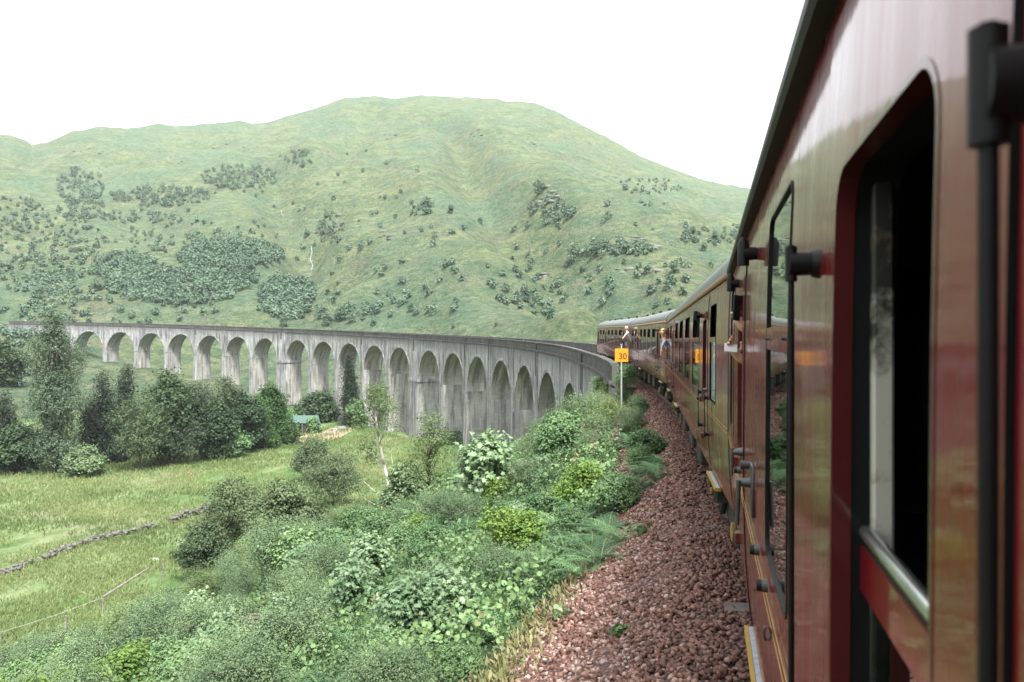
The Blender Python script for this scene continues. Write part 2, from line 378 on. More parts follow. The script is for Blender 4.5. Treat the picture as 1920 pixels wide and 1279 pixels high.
def build_viaduct():
    via = empty('viaduct', (*pt(230, 0), -22.0))
    tag(via, 'long curved grey concrete railway viaduct of tall round arches crossing the valley', 'viaduct')
    ox, oy, oz = via.location
    def P(s, o, z): x, y = pt(s, o); return (x - ox, y - oy, z - oz)
    def top(s): return float(rail(s))
    for i, c in enumerate(centres):
        gl = WIDE / 2 if i in (8, 13) else 0; gr = WIDE / 2 if i in (7, 12) else 0
        a0, a1 = c - PITCH / 2 - gl, c + PITCH / 2 + gr
        us = [a0] + [c - RAD * cos(pi * k / 24) for k in range(25)] + [a1]
        zc = top(c) - 2.35 - RAD       # springing height
        mb = MB(); mi = MB()
        def low(s): return zc + sqrt(max(RAD * RAD - (s - c) ** 2, 0)) if abs(s - c) <= RAD + 1e-6 else zc
        for side in (1, -1):
            for s0, s1 in zip(us[:-1], us[1:]):
                z0, z1 = low(s0), low(s1); n = 3
                for r_ in range(n):
                    f0, f1 = r_ / n, (r_ + 1) / n
                    q = [(s0, z0 + (top(s0) - z0) * f0), (s1, z1 + (top(s1) - z1) * f0), (s1, z1 + (top(s1) - z1) * f1), (s0, z0 + (top(s0) - z0) * f1)]
                    vs = [P(s, side * HW, z) for s, z in q]
                    mb.add(vs, [(0, 1, 2, 3)] if side < 0 else [(3, 2, 1, 0)], [(s, z - top(s)) for s, z in q])
            # raised ring round the arch
            ring = [(c - r2 * cos(pi * k / 24), zc + r2 * sin(pi * k / 24)) for r2 in (RAD, RAD + .42) for k in range(25)]
            f = .09; 
            vs = [P(s, side * (HW + f), z) for s, z in ring] + [P(s, side * (HW - .02), z) for s, z in ring]
            fs = []
            for k in range(24):
                fs += [(k, k + 1, k + 26, k + 25), (k + 25, k + 26, k + 76, k + 75), (k + 50, k + 51, k + 1, k)]
            mb.add(vs, fs, [(s * 1.3 + 7, (z - top(s)) * 1.3) for s, z in ring] * 2)
        for s0, s1 in zip(us[:-1], us[1:]):
            z0, z1 = low(s0), low(s1); L0, L1 = [(s - c) * 1.3 for s in (s0, s1)]
            for k in range(4):
                o0, o1 = -HW + k * HW / 2, -HW + (k + 1) * HW / 2
                mi.add([P(s0, o0, z0), P(s0, o1, z0), P(s1, o1, z1), P(s1, o0, z1)], [(0, 1, 2, 3)], [(o0 + i * 9, z0 * 1.0), (o1 + i * 9, z0), (o1 + i * 9, z1), (o0 + i * 9, z1)])
            mb.add([P(s0, -HW, top(s0)), P(s1, -HW, top(s1)), P(s1, HW, top(s1)), P(s0, HW, top(s0))], [(0, 1, 2, 3)], [(s0, 0), (s1, 0), (s1, 0), (s0, 0)])
        span = mb.build('arch_span', M['conc'], via)
        mi.build('arch_soffit', M['conc_in'], span)
    # piers stand between the arches
    for i in range(20):
        b0 = centres[i] + RAD; b1 = centres[i + 1] - RAD; mid = (b0 + b1) / 2; wide = i in (7, 12)
        z1 = min(top(centres[i]), top(centres[i + 1])) - 2.35 - RAD
        gx, gy = pt(mid, 0); z0 = min(gz(*pt(mid, HW)), gz(*pt(mid, -HW)), float(T_of(mid))) - 2.5
        h = max(z1 - z0, 1); sp = h * .012
        mb = MB(); nz = max(2, int(h / 3))
        lv = [(z0 + (z1 + (.0) - z0) * k / nz) for k in range(nz + 1)]
        zt = max(top(centres[i]), top(centres[i + 1])) - 2.35 - RAD
        lv[-1] = zt
        def loop(z, g=0):
            e = sp * (z1 - z) / h + g + .002; w0, w1 = b0 - e, b1 + e; d = HW + e * 1.2 + .02
            return [(w0, -d, z), (w1, -d, z), (w1, d, z), (w0, d, z)]
        def col(lv_, g=0, inner=True, cap=False):
            for za, zb in zip(lv_[:-1], lv_[1:]):
                A, B = loop(za, g), loop(zb, g)
                for k in range(4):
                    j = (k + 1) % 4; q = [A[k], A[j], B[j], B[k]]
                    inside = k in (1, 3)
                    uv = [(s_, z_ - top(s_)) for s_, o_, z_ in q] if not inside else [(o_ + i * 9 + k, z_ - 0) for s_, o_, z_ in q]
                    (mi_[k] if inside and inner else mb).add([P(*v) for v in q], [(0, 1, 2, 3)], uv)
            if cap:
                for zz, fl in ((lv_[-1], 0), (lv_[0], 1)):
                    L = loop(zz, g); mb.add([P(*v) for v in L], [(3, 2, 1, 0) if fl else (0, 1, 2, 3)], [(v[0], v[2] - top(v[0])) for v in L])
        mi_ = {1: MB(), 3: MB()}; col(lv)
        if wide: col([zt - .75, zt - .05], .3, False, True)
        else: col([zt - .45, zt - .10], .05, False, True)       # impost band
        # flat buttress on each face, running up to the parapet
        hb = (b1 - b0) / 2 - (.35 if not wide else .25)
        for side in (1, -1):
            for (za, zb, pr) in ((z0, zt - .55, .16), (zt - .05, top(mid) - .02, .12)):
                n = max(1, int((zb - za) / 3))
                for q_ in range(n):
                    ya, yb = za + (zb - za) * q_ / n, za + (zb - za) * (q_ + 1) / n
                    def dd(z): return HW + pr + (sp * 1.2 * (z1 - z) / h if z < z1 else 0)
                    vs = [P(mid - hb, side * dd(ya), ya), P(mid + hb, side * dd(ya), ya), P(mid + hb, side * dd(yb), yb), P(mid - hb, side * dd(yb), yb),
                          P(mid - hb, side * (HW - .01), ya), P(mid + hb, side * (HW - .01), ya), P(mid + hb, side * (HW - .01), yb), P(mid - hb, side * (HW - .01), yb)]
                    u = [(mid - hb + 3, ya - top(mid)), (mid + hb + 3, ya - top(mid)), (mid + hb + 3, yb - top(mid)), (mid - hb + 3, yb - top(mid))] * 2
                    mb.add(vs, [(0, 1, 2, 3), (4, 0, 3, 7), (1, 5, 6, 2), (3, 2, 6, 7)], u)
        pier = mb.build('pier', M['conc'], via)
        for q_ in mi_.values(): q_.build('pier_flank', M['conc_in'], pier)
        st = MB()
        if i in (2, 4, 5, 7, 9, 12, 15) or i == 0:   # water chutes: black streak down the outer face by the refuge
            for side in (1,):
                w_ = .34; o_ = side * (HW + .14); zz = top(mid)
                vs = [P(mid - w_, o_, zz - (2.3 + .5 * (i % 3))), P(mid + w_, o_, zz - (2.3 + .5 * (i % 3))), P(mid + w_, o_, zz + .9), P(mid - w_, o_, zz + .9)]
                vs += [P(mid - w_, o_ - side * .2, zz - 2.3), P(mid + w_, o_ - side * .2, zz - 2.3), P(mid + w_, o_ - side * .2, zz + .9), P(mid - w_, o_ - side * .2, zz + .9)]
                st.add(vs, [(0, 1, 2, 3), (4, 0, 3, 7), (1, 5, 6, 2), (0, 4, 5, 1), (3, 2, 6, 7)])
            st.build('drain_chute', M['stain'], via)
    # parapets with coping and string course
    ss = np.linspace(45.5, 420, 260)
    for side in (1, -1):
        mb = MB()
        prof = [(HW, -.05), (HW + .16, -.05), (HW + .16, .12), (HW - .02, .14), (HW - .02, 1.0), (HW + .06, 1.0), (HW + .06, 1.14), (HW - .38, 1.14), (HW - .38, -.4)]
        acc = [0]
        for a, b in zip(prof[:-1], prof[1:]): acc.append(acc[-1] + hypot(b[0] - a[0], b[1] - a[1]))
        vs = [P(s, side * o, rail(s) + z) for s in ss for o, z in prof]; n = len(prof)
        fs = [(i * n + k, (i + 1) * n + k, (i + 1) * n + k + 1, i * n + k + 1)[::side] for i in range(len(ss) - 1) for k in range(n - 1)]
        mb.add(vs, fs, [(s, a_) for s in ss for a_ in acc]); mb.add(vs[:n], [tuple(range(n))]); 
        mb.build('parapet', M['conc_par'], via)
    # solid wing walls at both ends
    for a, b in ((45.5, centres[0] - PITCH / 2), (centres[-1] + PITCH / 2, 420)):
        mb = MB(); sl = np.linspace(a, b, 12)
        for side in (1, -1):
            for s0, s1 in zip(sl[:-1], sl[1:]):
                zb0, zb1 = [min(float(T_of(s)), float(rail(s))) - 4 for s in (s0, s1)]
                q = [(s0, zb0), (s1, zb1), (s1, top(s1)), (s0, top(s0))]
                mb.add([P(s, side * HW, z) for s, z in q], [(0, 1, 2, 3)], [(s, z - top(s)) for s, z in q])
        for s0 in (a, b):
            zz = float(T_of(s0)) - 4; mb.add([P(s0, -HW, zz), P(s0, HW, zz), P(s0, HW, top(s0) - .25), P(s0, -HW, top(s0) - .25)], [(0, 1, 2, 3)])
        mb.build('abutment', M['conc'], via)
build_viaduct()

# ------------------------------------------------------------------ track: rails, sleepers, stones
M['sleeper'] = plain('oily_concrete_sleeper', (.10, .085, .075), .85, nscale=6, var=.35, bmp=.01)
M['rail'] = plain('rusty_rail_steel', (.12, .055, .035), .6, .4, nscale=10)
def build_track():
    mb = MB(); s = -14.0
    while s < 78:
        x, y = pt(s, 0); a = s / R; c_, s_ = cos(a), sin(a); z = float(rail(s))
        def xf(u, v, w): return (x + c_ * u - s_ * v, y + s_ * u + c_ * v, z + w)
        mb.box((-1.27, -.13, -.36), (1.27, .13, -.185), xf)
        for g in (-.72, .72): mb.box((g - .16, -.11, -.185), (g + .16, .11, -.12), xf)
        s += .7
    o = mb.build('railway_sleepers', M['sleeper']); tag(o, kind='structure')
    mb = MB()
    for g in (-.7525, .7175):
        prof = [(-.07, -.16), (.07, -.16), (.07, -.145), (.012, -.12), (.012, -.04), (.035, -.03), (.035, 0), (-.035, 0), (-.035, -.03), (-.012, -.04), (-.012, -.12), (-.07, -.145)]
        ss = np.linspace(-14, 150, 180); vs = []
        for s in ss:
            for u, w in prof: x, y = pt(s, -(g + u)); vs.append((x, y, float(rail(s)) + w))
        n = len(prof); mb.add(vs, [(i * n + k, i * n + (k + 1) % n, i * n + n + (k + 1) % n, i * n + n + k) for i in range(len(ss) - 1) for k in range(n)])
    tag(mb.build('railway_rails', M['rail']), kind='structure')
    # ballast on the viaduct deck
    ss = np.linspace(60, 415, 200); vs = []
    for s in ss:
        for o in (-2.36, 0, 2.36): x, y = pt(s, o); vs.append((x, y, float(rail(s)) - .17))
    mb = MB(); mb.add(vs, [(i * 3 + k, i * 3 + k + 3, i * 3 + k + 4, i * 3 + k + 1)[::-1] for i in range(199) for k in (0, 1)])
    tag(mb.build('deck_ballast', M['ballast']), kind='structure')
build_track()
def stone_mat():
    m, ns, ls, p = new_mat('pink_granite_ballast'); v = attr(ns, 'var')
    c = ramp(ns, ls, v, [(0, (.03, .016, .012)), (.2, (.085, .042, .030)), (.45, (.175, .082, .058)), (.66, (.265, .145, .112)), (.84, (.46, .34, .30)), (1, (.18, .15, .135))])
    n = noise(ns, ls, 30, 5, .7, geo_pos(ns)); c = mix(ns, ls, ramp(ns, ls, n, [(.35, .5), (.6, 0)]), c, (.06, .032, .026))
    # stones darken towards the train: brown dust plus the train's shade, painted in
    ls.new(c, p.inputs['Base Color']); p.inputs['Roughness'].default_value = .75; p.inputs['Specular IOR Level'].default_value = .4
    bump(ns, ls, n, .5, .006, p); return m
M['stone'] = stone_mat()
def ico():
    t = (1 + 5 ** .5) / 2
    v = np.array([(-1, t, 0), (1, t, 0), (-1, -t, 0), (1, -t, 0), (0, -1, t), (0, 1, t), (0, -1, -t), (0, 1, -t), (t, 0, -1), (t, 0, 1), (-t, 0, -1), (-t, 0, 1)], float) / 1.902
    f = np.array([(0, 11, 5), (0, 5, 1), (0, 1, 7), (0, 7, 10), (0, 10, 11), (1, 5, 9), (5, 11, 4), (11, 10, 2), (10, 7, 6), (7, 1, 8), (3, 9, 4), (3, 4, 2), (3, 2, 6), (3, 6, 8), (3, 8, 9), (4, 9, 5), (2, 4, 11), (6, 2, 10), (8, 6, 7), (9, 8, 1)])
    return v, f
def rand_rot(n):
    q = rng.normal(size=(n, 4)); q /= np.linalg.norm(q, axis=1, keepdims=True); a, b, c, d = q.T
    return np.stack([1 - 2 * (c * c + d * d), 2 * (b * c - a * d), 2 * (b * d + a * c), 2 * (b * c + a * d), 1 - 2 * (b * b + d * d), 2 * (c * d - a * b), 2 * (b * d - a * c), 2 * (c * d + a * b), 1 - 2 * (b * b + c * c)], -1).reshape(-1, 3, 3)
def build_stones():
    Ps = []; Sz = []
    for s0, s1, den, sz in ((3.2, 9, 950, .024), (9, 16, 800, .025), (16, 30, 520, .029), (30, 66, 300, .036)):
        n = int((s1 - s0) * 4.6 * den); s = rng.uniform(s0, s1, n); o = rng.uniform(-.9, 3.9, n)
        k = (o < edge(s) + .15 + rng.exponential(.14, n)); s, o = s[k], o[k]
        k = (s < 44) | (np.abs(o) < 2.3); s, o = s[k], o[k]
        Ps.append(np.stack(pt(s, o), -1)); Sz.append(rng.uniform(.75, 1.45, len(s)) * sz)
    P = np.concatenate(Ps); S = np.concatenate(Sz); s, o = so_of(P[:, 0], P[:, 1])
    g = ground0(P[:, 0], P[:, 1]) + .045 * fbm(P[:, 0] * 2.2, P[:, 1] * 2.2, 3, 77)
    Z = g + rng.uniform(-.3, 1.0, len(P)) * S
    v = np.array([(x, y, z) for z in (-1, 1) for y in (-1, 1) for x in (-1, 1)], float) * .82; v[4:] *= .72; f = np.array([(0, 2, 3), (0, 3, 1), (4, 5, 7), (4, 7, 6), (0, 1, 5), (0, 5, 4), (1, 3, 7), (1, 7, 5), (3, 2, 6), (3, 6, 7), (2, 0, 4), (2, 4, 6)]); n = len(P)
    J = 1 + rng.uniform(-.34, .28, (n, len(v), 1)); V = v[None] * J * rng.uniform(.6, 1.3, (n, 1, 3))
    V = np.einsum('nij,nkj->nki', rand_rot(n), V) * S[:, None, None]; V[..., 2] *= .8
    V += np.stack([P[:, 0], P[:, 1], Z], -1)[:, None]
    Fc = (f[None] + (np.arange(n) * len(v))[:, None, None]).reshape(-1, 3)
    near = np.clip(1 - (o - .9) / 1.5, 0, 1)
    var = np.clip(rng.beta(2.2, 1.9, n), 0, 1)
    var = var * (1 - .65 * near * rng.uniform(.4, 1, n))  # dust and painted train shade together darken the stones beside the train
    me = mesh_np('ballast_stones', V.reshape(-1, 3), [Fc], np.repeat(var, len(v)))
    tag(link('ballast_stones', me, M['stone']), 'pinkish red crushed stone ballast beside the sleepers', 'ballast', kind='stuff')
build_stones()
# ------------------------------------------------------------------ train
def paint(name, col, rough=.3, dirt=.5):
    m, ns, ls, p = new_mat(name); oc = coord(ns)
    n1 = noise(ns, ls, 1.0, 6, .65, mapping(ns, ls, oc, (6, 6, .6))); n2 = noise(ns, ls, 14, 6, .7, oc); n3 = noise(ns, ls, 2.2, 3, .5, mapping(ns, ls, oc, (1, 1.2, 1)))
    c = ramp(ns, ls, n1, [(.3, tuple(v * .8 for v in col)), (.7, tuple(v * 1.15 for v in col))])
    c = mix(ns, ls, ramp(ns, ls, n2, [(.62, 0), (.8, .3 * dirt)]), c, (.16, .11, .09))
    ls.new(c, p.inputs['Base Color'])
    r = ramp(ns, ls, n1, [(.35, rough * .6), (.7, rough * 1.5)]); ls.new(r, p.inputs['Roughness'])
    p.inputs['Coat Weight'].default_value = .62; p.inputs['Coat Roughness'].default_value = .025; p.inputs['Coat IOR'].default_value = 1.44; p.inputs['Specular IOR Level'].default_value = .1
    b = ns.new('ShaderNodeBump'); b.inputs['Strength'].default_value = .2; b.inputs['Distance'].default_value = .008; ls.new(n3, b.inputs['Height'])
    b2 = ns.new('ShaderNodeBump'); b2.inputs['Strength'].default_value = .12; b2.inputs['Distance'].default_value = .0015; ls.new(noise(ns, ls, 60, 3, .5, oc), b2.inputs['Height']); ls.new(b.outputs[0], b2.inputs['Normal'])
    ls.new(b2.outputs[0], p.inputs['Normal']); ls.new(b2.outputs[0], p.inputs['Coat Normal']); return m
M['maroon'] = paint('glossy_maroon_paint', (.12, .005, .008))
M['maroon_dk'] = paint('dull_maroon_reveal', (.07, .012, .012), .35)
M['gold'] = plain('gold_lining_paint', (.42, .24, .035), .4, .1, .4, nscale=20)
M['black'] = plain('black_metal', (.004, .0045, .005), .5, .0, .0, nscale=12)
M['black'].node_tree.nodes['Principled BSDF'].inputs['Specular IOR Level'].default_value = .22
M['dirtyblack'] = plain('sooty_underframe', (.016, .014, .012), .75, .1, nscale=9, var=.6, bmp=.004)
M['chrome'] = plain('polished_metal', (.62, .64, .65), .22, .95, nscale=14, var=.12)
M['steel'] = plain('worn_grey_steel', (.07, .07, .072), .45, .6, nscale=20)
M['interior'] = plain('dark_coach_lining', (.012, .009, .007), .85)
M['yellow'] = plain('yellow_safety_paint', (.30, .19, .025), .5, nscale=25, var=.2)
M['ochre'] = plain('dirty_ochre_axle_cover', (.20, .13, .035), .7, nscale=20, var=.4)
M['stepgrey'] = plain('grey_step_tread', (.30, .32, .34), .7, nscale=30)
M['gutter'] = plain('brown_gutter', (.20, .095, .04), .5, nscale=8)
M['gutterk'] = plain('dark_wet_gutter', (.006, .005, .005), .6, 0, 0, nscale=8)
def roof_mat():
    m, ns, ls, p = new_mat('grey_coach_roof'); oc = coord(ns)
    n1 = noise(ns, ls, 1, 6, .6, mapping(ns, ls, oc, (1.5, 7, 1.5))); n2 = noise(ns, ls, 5, 5, .6, oc)
    c = ramp(ns, ls, n1, [(.35, (.085, .09, .10)), (.65, (.19, .20, .215))]); c = mix(ns, ls, ramp(ns, ls, n2, [(.4, .4), (.6, 0)]), c, (.09, .09, .09))
    ls.new(c, p.inputs['Base Color']); p.inputs['Roughness'].default_value = .38; return m
M['roof'] = roof_mat()
def glass_mat(name, tint, lo=1.52):
    m, ns, ls, p = new_mat(name); ns.remove(p)
    tr = ns.new('ShaderNodeBsdfTransparent'); tr.inputs[0].default_value = (*tint, 1)
    gl = ns.new('ShaderNodeBsdfGlossy'); gl.inputs['Roughness'].default_value = .012; gl.inputs[0].default_value = (.95, .97, .96, 1)
    fr = ns.new('ShaderNodeFresnel'); fr.inputs[0].default_value = lo
    n = noise(ns, ls, 3, 2, .5, coord(ns)); b = ns.new('ShaderNodeBump'); b.inputs['Strength'].default_value = .12; b.inputs['Distance'].default_value = .004
    ls.new(n, b.inputs['Height']); ls.new(b.outputs[0], gl.inputs['Normal'])
    ad = N(ns, 'ShaderNodeMath', operation='MULTIPLY_ADD'); ls.new(fr.outputs[0], ad.inputs[0]); ad.inputs[1].default_value = 1.0; ad.inputs[2].default_value = .03
    mx = ns.new('ShaderNodeMixShader'); ls.new(ad.outputs[0], mx.inputs[0]); ls.new(tr.outputs[0], mx.inputs[1]); ls.new(gl.outputs[0], mx.inputs[2])
    ls.new(mx.outputs[0], ns['Material Output'].inputs[0]); return m
M['glass'] = glass_mat('window_glass', (.45, .5, .48), 1.7)
M['frost'] = plain('frosted_lavatory_glass', (.40, .52, .52), .12, 0, .6, nscale=3, var=.1)
_wz = [1.02, 1.05, 1.2, 1.4, 1.6, 1.8, 2.0, 2.2, 2.4, 2.6, 2.8, 3.0, 3.1, 3.2, 3.27]
_ww = [1.346, 1.352, 1.374, 1.391, 1.400, 1.403, 1.404, 1.403, 1.4015, 1.400, 1.396, 1.388, 1.381, 1.371, 1.360]
_cz = np.linspace(1.02, 3.27, 226); _cw = np.interp(_cz, _wz, _ww); _k = np.ones(15) / 15
_cw = np.convolve(np.pad(_cw, 7, mode='reflect', reflect_type='odd'), _k, 'valid')
def w_of(z): return float(np.interp(z, _cz, _cw))
def rrect(y0, y1, z0, z1, r, n=6, m=8):
    P = []
    for (cy, cz, a0) in ((y1 - r, z0 + r, -90), (y1 - r, z1 - r, 0), (y0 + r, z1 - r, 90), (y0 + r, z0 + r, 180)):
        P.append([(cy + r * cos(radians(a0 + 90 * i / n)), cz + r * sin(radians(a0 + 90 * i / n)), i) for i in range(n + 1)])
    L = []
    for q in range(4):
        L += P[q]; a = P[q][-1]; b = P[(q + 1) % 4][0]
        L += [(a[0] + (b[0] - a[0]) * j / m, a[1] + (b[1] - a[1]) * j / m, -1) for j in range(1, m)]
    return L
class Side(MB):
    """panels lying on the coach-side profile; sgn -1 is the left side"""
    def __init__(s, sgn, off=0): super().__init__(); s.sgn = sgn; s.off = off; s.nrm = []
    def P(s, y, z): return (s.sgn * (w_of(z) + s.off), y, z)
    def Nn(s, z):
        d = (w_of(z + .03) - w_of(z - .03)) / .06 if 1.06 < z < 3.23 else (w_of(3.26) - w_of(3.2)) / .06 if z > 3 else (w_of(1.1) - w_of(1.04)) / .06
        v = np.array([s.sgn, 0, -d]); return tuple(v / np.linalg.norm(v))
    def put(s, pts, fs):
        if s.sgn > 0: fs = [f[::-1] for f in fs]
        s.add([s.P(*p[:2]) for p in pts], fs); s.nrm += [s.Nn(p[1]) for p in pts]
    def plain(s, y0, y1, z0, z1, dz=.09):
        if z1 - z0 < 1e-4 or y1 - y0 < 1e-4: return
        n = max(1, int(math.ceil((z1 - z0) / dz))); pts = []
        for i in range(n + 1): z = z0 + (z1 - z0) * i / n; pts += [(y0, z), (y1, z)]
        s.put(pts, [(2 * i, 2 * i + 2, 2 * i + 3, 2 * i + 1) for i in range(n)])
    def holed(s, y0, y1, z0, z1, h, r=.05):
        hy0, hy1, hz0, hz1 = h; g = .07
        b0, b1 = hz0 - g, hz1 + g
        if b1 > z1: b1 = z1
        s.plain(y0, y1, z0, b0); s.plain(y0, y1, b1, z1)
        L = rrect(hy0, hy1, hz0, hz1, r); O = []
        n = 6; q = -1
        cr = [(y1, b0), (y1, b1), (y0, b1), (y0, b0)]
        hl = [(hy1 - r, hz0, hy1, hz0 + r), (hy1, hz1 - r, hy1 - r, hz1), (hy0 + r, hz1, hy0, hz1 - r), (hy0, hz0 + r, hy0 + r, hz0)]
        for (a, b, i) in L:
            if i == 0: q += 1
            if i >= 0:
                c = cr[q]; A = hl[q]
                st = (A[0], c[1]) if q in (0, 2) else (c[0], A[1]); en = (c[0], A[3]) if q in (0, 2) else (A[2], c[1])
                if i <= n // 2: f = i / (n / 2); O.append((st[0] + (c[0] - st[0]) * f, st[1] + (c[1] - st[1]) * f))
                else: f = (i - n / 2) / (n / 2); O.append((c[0] + (en[0] - c[0]) * f, c[1] + (en[1] - c[1]) * f))
            else: O.append((cr[q][0], b) if q in (0, 2) else (a, cr[q][1]))
        n = len(L); pts = []; K = 4
        for k in range(K + 1):
            f = k / K; pts += [(o[0] + (l[0] - o[0]) * f, o[1] + (l[1] - o[1]) * f) for o, l in zip(O, L)]
        s.put(pts, [(k * n + j, (k + 1) * n + j, (k + 1) * n + (j + 1) % n, k * n + (j + 1) % n) for k in range(K) for j in range(n)])
    def strip(s, y0, y1, z0, z1, th):
        # thin raised bar following the profile, th proud
        o = s.off; pts = []
        a = [s.P(y0, z0), s.P(y1, z0), s.P(y1, z1), s.P(y0, z1)]; s.off = o + th; b = [s.P(y0, z0), s.P(y1, z0), s.P(y1, z1), s.P(y0, z1)]; s.off = o
        s.add(a + b, [(3, 2, 1, 0), (4, 5, 6, 7), (0, 1, 5, 4), (1, 2, 6, 5), (2, 3, 7, 6), (3, 0, 4, 7)])
    def ring(s, h, r, w_in, o0, o1):
        """frame: ring of width w_in inside hole h, from offset o0 (inner) to o1 (outer)"""
        A = rrect(*h, r); B = rrect(h[0] + w_in, h[1] - w_in, h[2] + w_in, h[3] - w_in, max(r - w_in, .012)); n = len(A); o = s.off; vs = []
        for off, L in ((o0, A), (o1, A), (o1, B), (o0, B)):
            s.off = off; vs += [s.P(p[0], p[1]) for p in L]
        s.off = o
        s.add(vs, [(k * n + j, k * n + (j + 1) % n, ((k + 1) % 4) * n + (j + 1) % n, ((k + 1) % 4) * n + j) for k in range(4) for j in range(n)])
    def pane(s, h, r, off):
        o = s.off; s.off = off; s.plain(*h, .05); s.off = o
    def build(s, name, mat, parent=None, smooth=False, auto=None):
        if len(s.nrm) == len(s.v) > 0: return s.side_build(name, mat, parent)
        return super().build(name, mat, parent, smooth, auto)
    def side_build(s, name, mat, parent):
        me = s.mesh(name); me.polygons.foreach_set('use_smooth', np.ones(len(me.polygons), bool)); me.normals_split_custom_set_from_vertices(s.nrm)
        return link(name, me, mat, parent)
DZ0, DZ1 = 1.10, 3.13
DW = (1.93, 2.865)       # droplight
def bar(mb, pts, r, n=8): mb.tube(pts, r, n)
def make_window(parent, h, side, r=.05, kind='vent', trans=2.605):
    f = Side(side); f.ring(h, r, .008, -.006, .003); fr = f.build('window_frame', M['black'], parent, True, 40)
    if kind == 'frost':
        t = Side(side); t.strip(h[0] + .02, h[1] - .02, trans - .03, trans + .03, .004); t.off = -.012; t.build('transom', M['maroon'], fr)
        g = Side(side); g.pane((h[0] + .02, h[1] - .02, h[2] + .02, trans - .02), .03, -.015); g.build('frosted_pane', M['frost'], fr)
        return fr
    b = Side(side); b.off = -.012; b.strip(h[0] + .014, h[1] - .014, trans - .035, trans + .035, .014); t = b.build('transom', M['maroon'], fr)
    g = Side(side); g.pane((h[0] + .006, h[1] - .006, h[2] + .006, trans - .03), .03, -.0045); g.build('pane', M['glass'], fr)
    if kind == 'full':
        g = Side(side); g.pane((h[0] + .006, h[1] - .006, trans + .03, h[3] - .006), .03, -.0045); g.build('pane', M['glass'], fr)
    elif kind == 'vent':  # sliding ventilator left half open
        m = (h[0] + h[1]) / 2; g = Side(side); g.pane((h[0] + .02, m - .12, trans + .03, h[3] - .02), .03, -.024); g.build('pane', M['glass'], fr)
        v = Side(side); v.off = -.03; v.strip(m - .13, m - .105, trans + .03, h[3] - .02, .02); v.build('vent_bar', M['black'], fr)
    return fr
def grab_rail(parent, side, y, z0, z1, out=.042):
    x = side * (w_of(2.4) + out); mb = MB()
    bar(mb, [(x, y, z0), (x, y, z1)], .0055, 12)
    for z in (z0 + .03, z1 - .035):
        mb.tube([(side * (w_of(z) - .004), y + .0, z), (side * (w_of(z) + .012), y, z)], [.029, .024], 12)
        mb.tube([(side * (w_of(z) + .01), y, z), (x + side * .004, y, z)], [.021, .022], 12)
        mb.tube([(x, y, z - .032), (x, y, z + .032)], [.0105, .0105], 12)
    return mb.build('grab_rail', M['black'], parent, True, 45)
def make_door(parent, y0, y1, side, win=None, state='closed', furniture=True, sash=2.305):
    h = win or (y0 + .16, y1 - .13, DW[0], DW[1]); g = .006
    d = Side(side, .005); d.holed(y0 + g, y1 - g, DZ0, DZ1, h, .075)
    door = d.side_build('door', M['maroon'], parent)
    e = Side(side)
    for (a, b) in ((y0 + g, y0 + g + .0005), (y1 - g - .0005, y1 - g)):
        L = np.linspace(DZ0, DZ1, 24); vs = []
        for z in L: vs += [(side * (w_of(z) + .005), a, z), (side * (w_of(z) - .04), a, z)]
        e.add(vs, [(2 * i, 2 * i + 1, 2 * i + 3, 2 * i + 2) for i in range(23)])
    e.build('door_edge', M['black'], door)
    f = Side(side); f.ring(h, .075, .010, -.022, .006); fr = f.build('window_frame', M['maroon_dk'], door, True, 40)
    f = Side(side); f.ring(h, .075, .006, -.082, -.0225); f.build('window_channel', M['black'], fr, True, 40)
    if state == 'half':      # droplight lowered half way: sash rail with a bright metal capping
        hh = (h[0] + .012, h[1] - .012)
        s_ = Side(side, -.055); s_.strip(*hh, sash - .085, sash - .016, .02); sash_o = s_.build('sash_rail', M['maroon'], door)
        c = Side(side, -.059); c.strip(*hh, sash - .016, sash - .008, .022); c.build('seal', M['black'], sash_o)
        c = Side(side, -.034); c.tube([(side * (w_of(sash) - .044), hh[0], sash + .002), (side * (w_of(sash) - .044), hh[1], sash + .002)], [.0115, .0115], 14); c.build('metal_capping', M['chrome'], sash_o, True, 50)
        p_ = Side(side); p_.pane((*hh, h[2] + .01, sash - .07), .03, -.05); p_.build('pane', M['glass'], door)
    elif state == 'closed':
        p_ = Side(side); p_.pane((h[0] + .01, h[1] - .01, h[2] + .01, h[3] - .01), .06, -.03); p_.build('pane', M['glass'], door)
        s_ = Side(side, -.03); s_.strip(h[0] + .012, h[1] - .012, 2.57, 2.64, .012); s_.build('sash_rail', M['maroon'], door)
    elif state == 'open':
        p_ = Side(side); p_.pane((h[0] + .01, h[1] - .01, h[2] + .01, 2.12), .03, -.036); p_.build('pane', M['glass'], door)
    if furniture:
        mb = MB(); yh = y0 + .07; z = 2.0; x = side * w_of(z)
        mb.tube([(x, yh, z), (x + side * .055, yh, z)], [.026, .013], 12); mb.tube([(x + side * .055, yh, z + .02), (x + side * .06, yh + .005, z - .13)], [.009, .007], 10)
        mb.build('door_handle', M['steel'], door, True, 45)
        for zz in (1.35, 1.83):
            hb = MB(); hb.bevel_box((min(side * (w_of(zz) - .01), side * (w_of(zz) + .035)), y1 - .05, zz - .035), (max(side * (w_of(zz) - .01), side * (w_of(zz) + .035)), y1 + .03, zz + .035), .006)
            hb.build('hinge', M['maroon_dk'] if zz < 2 else M['black'], door)
    return door
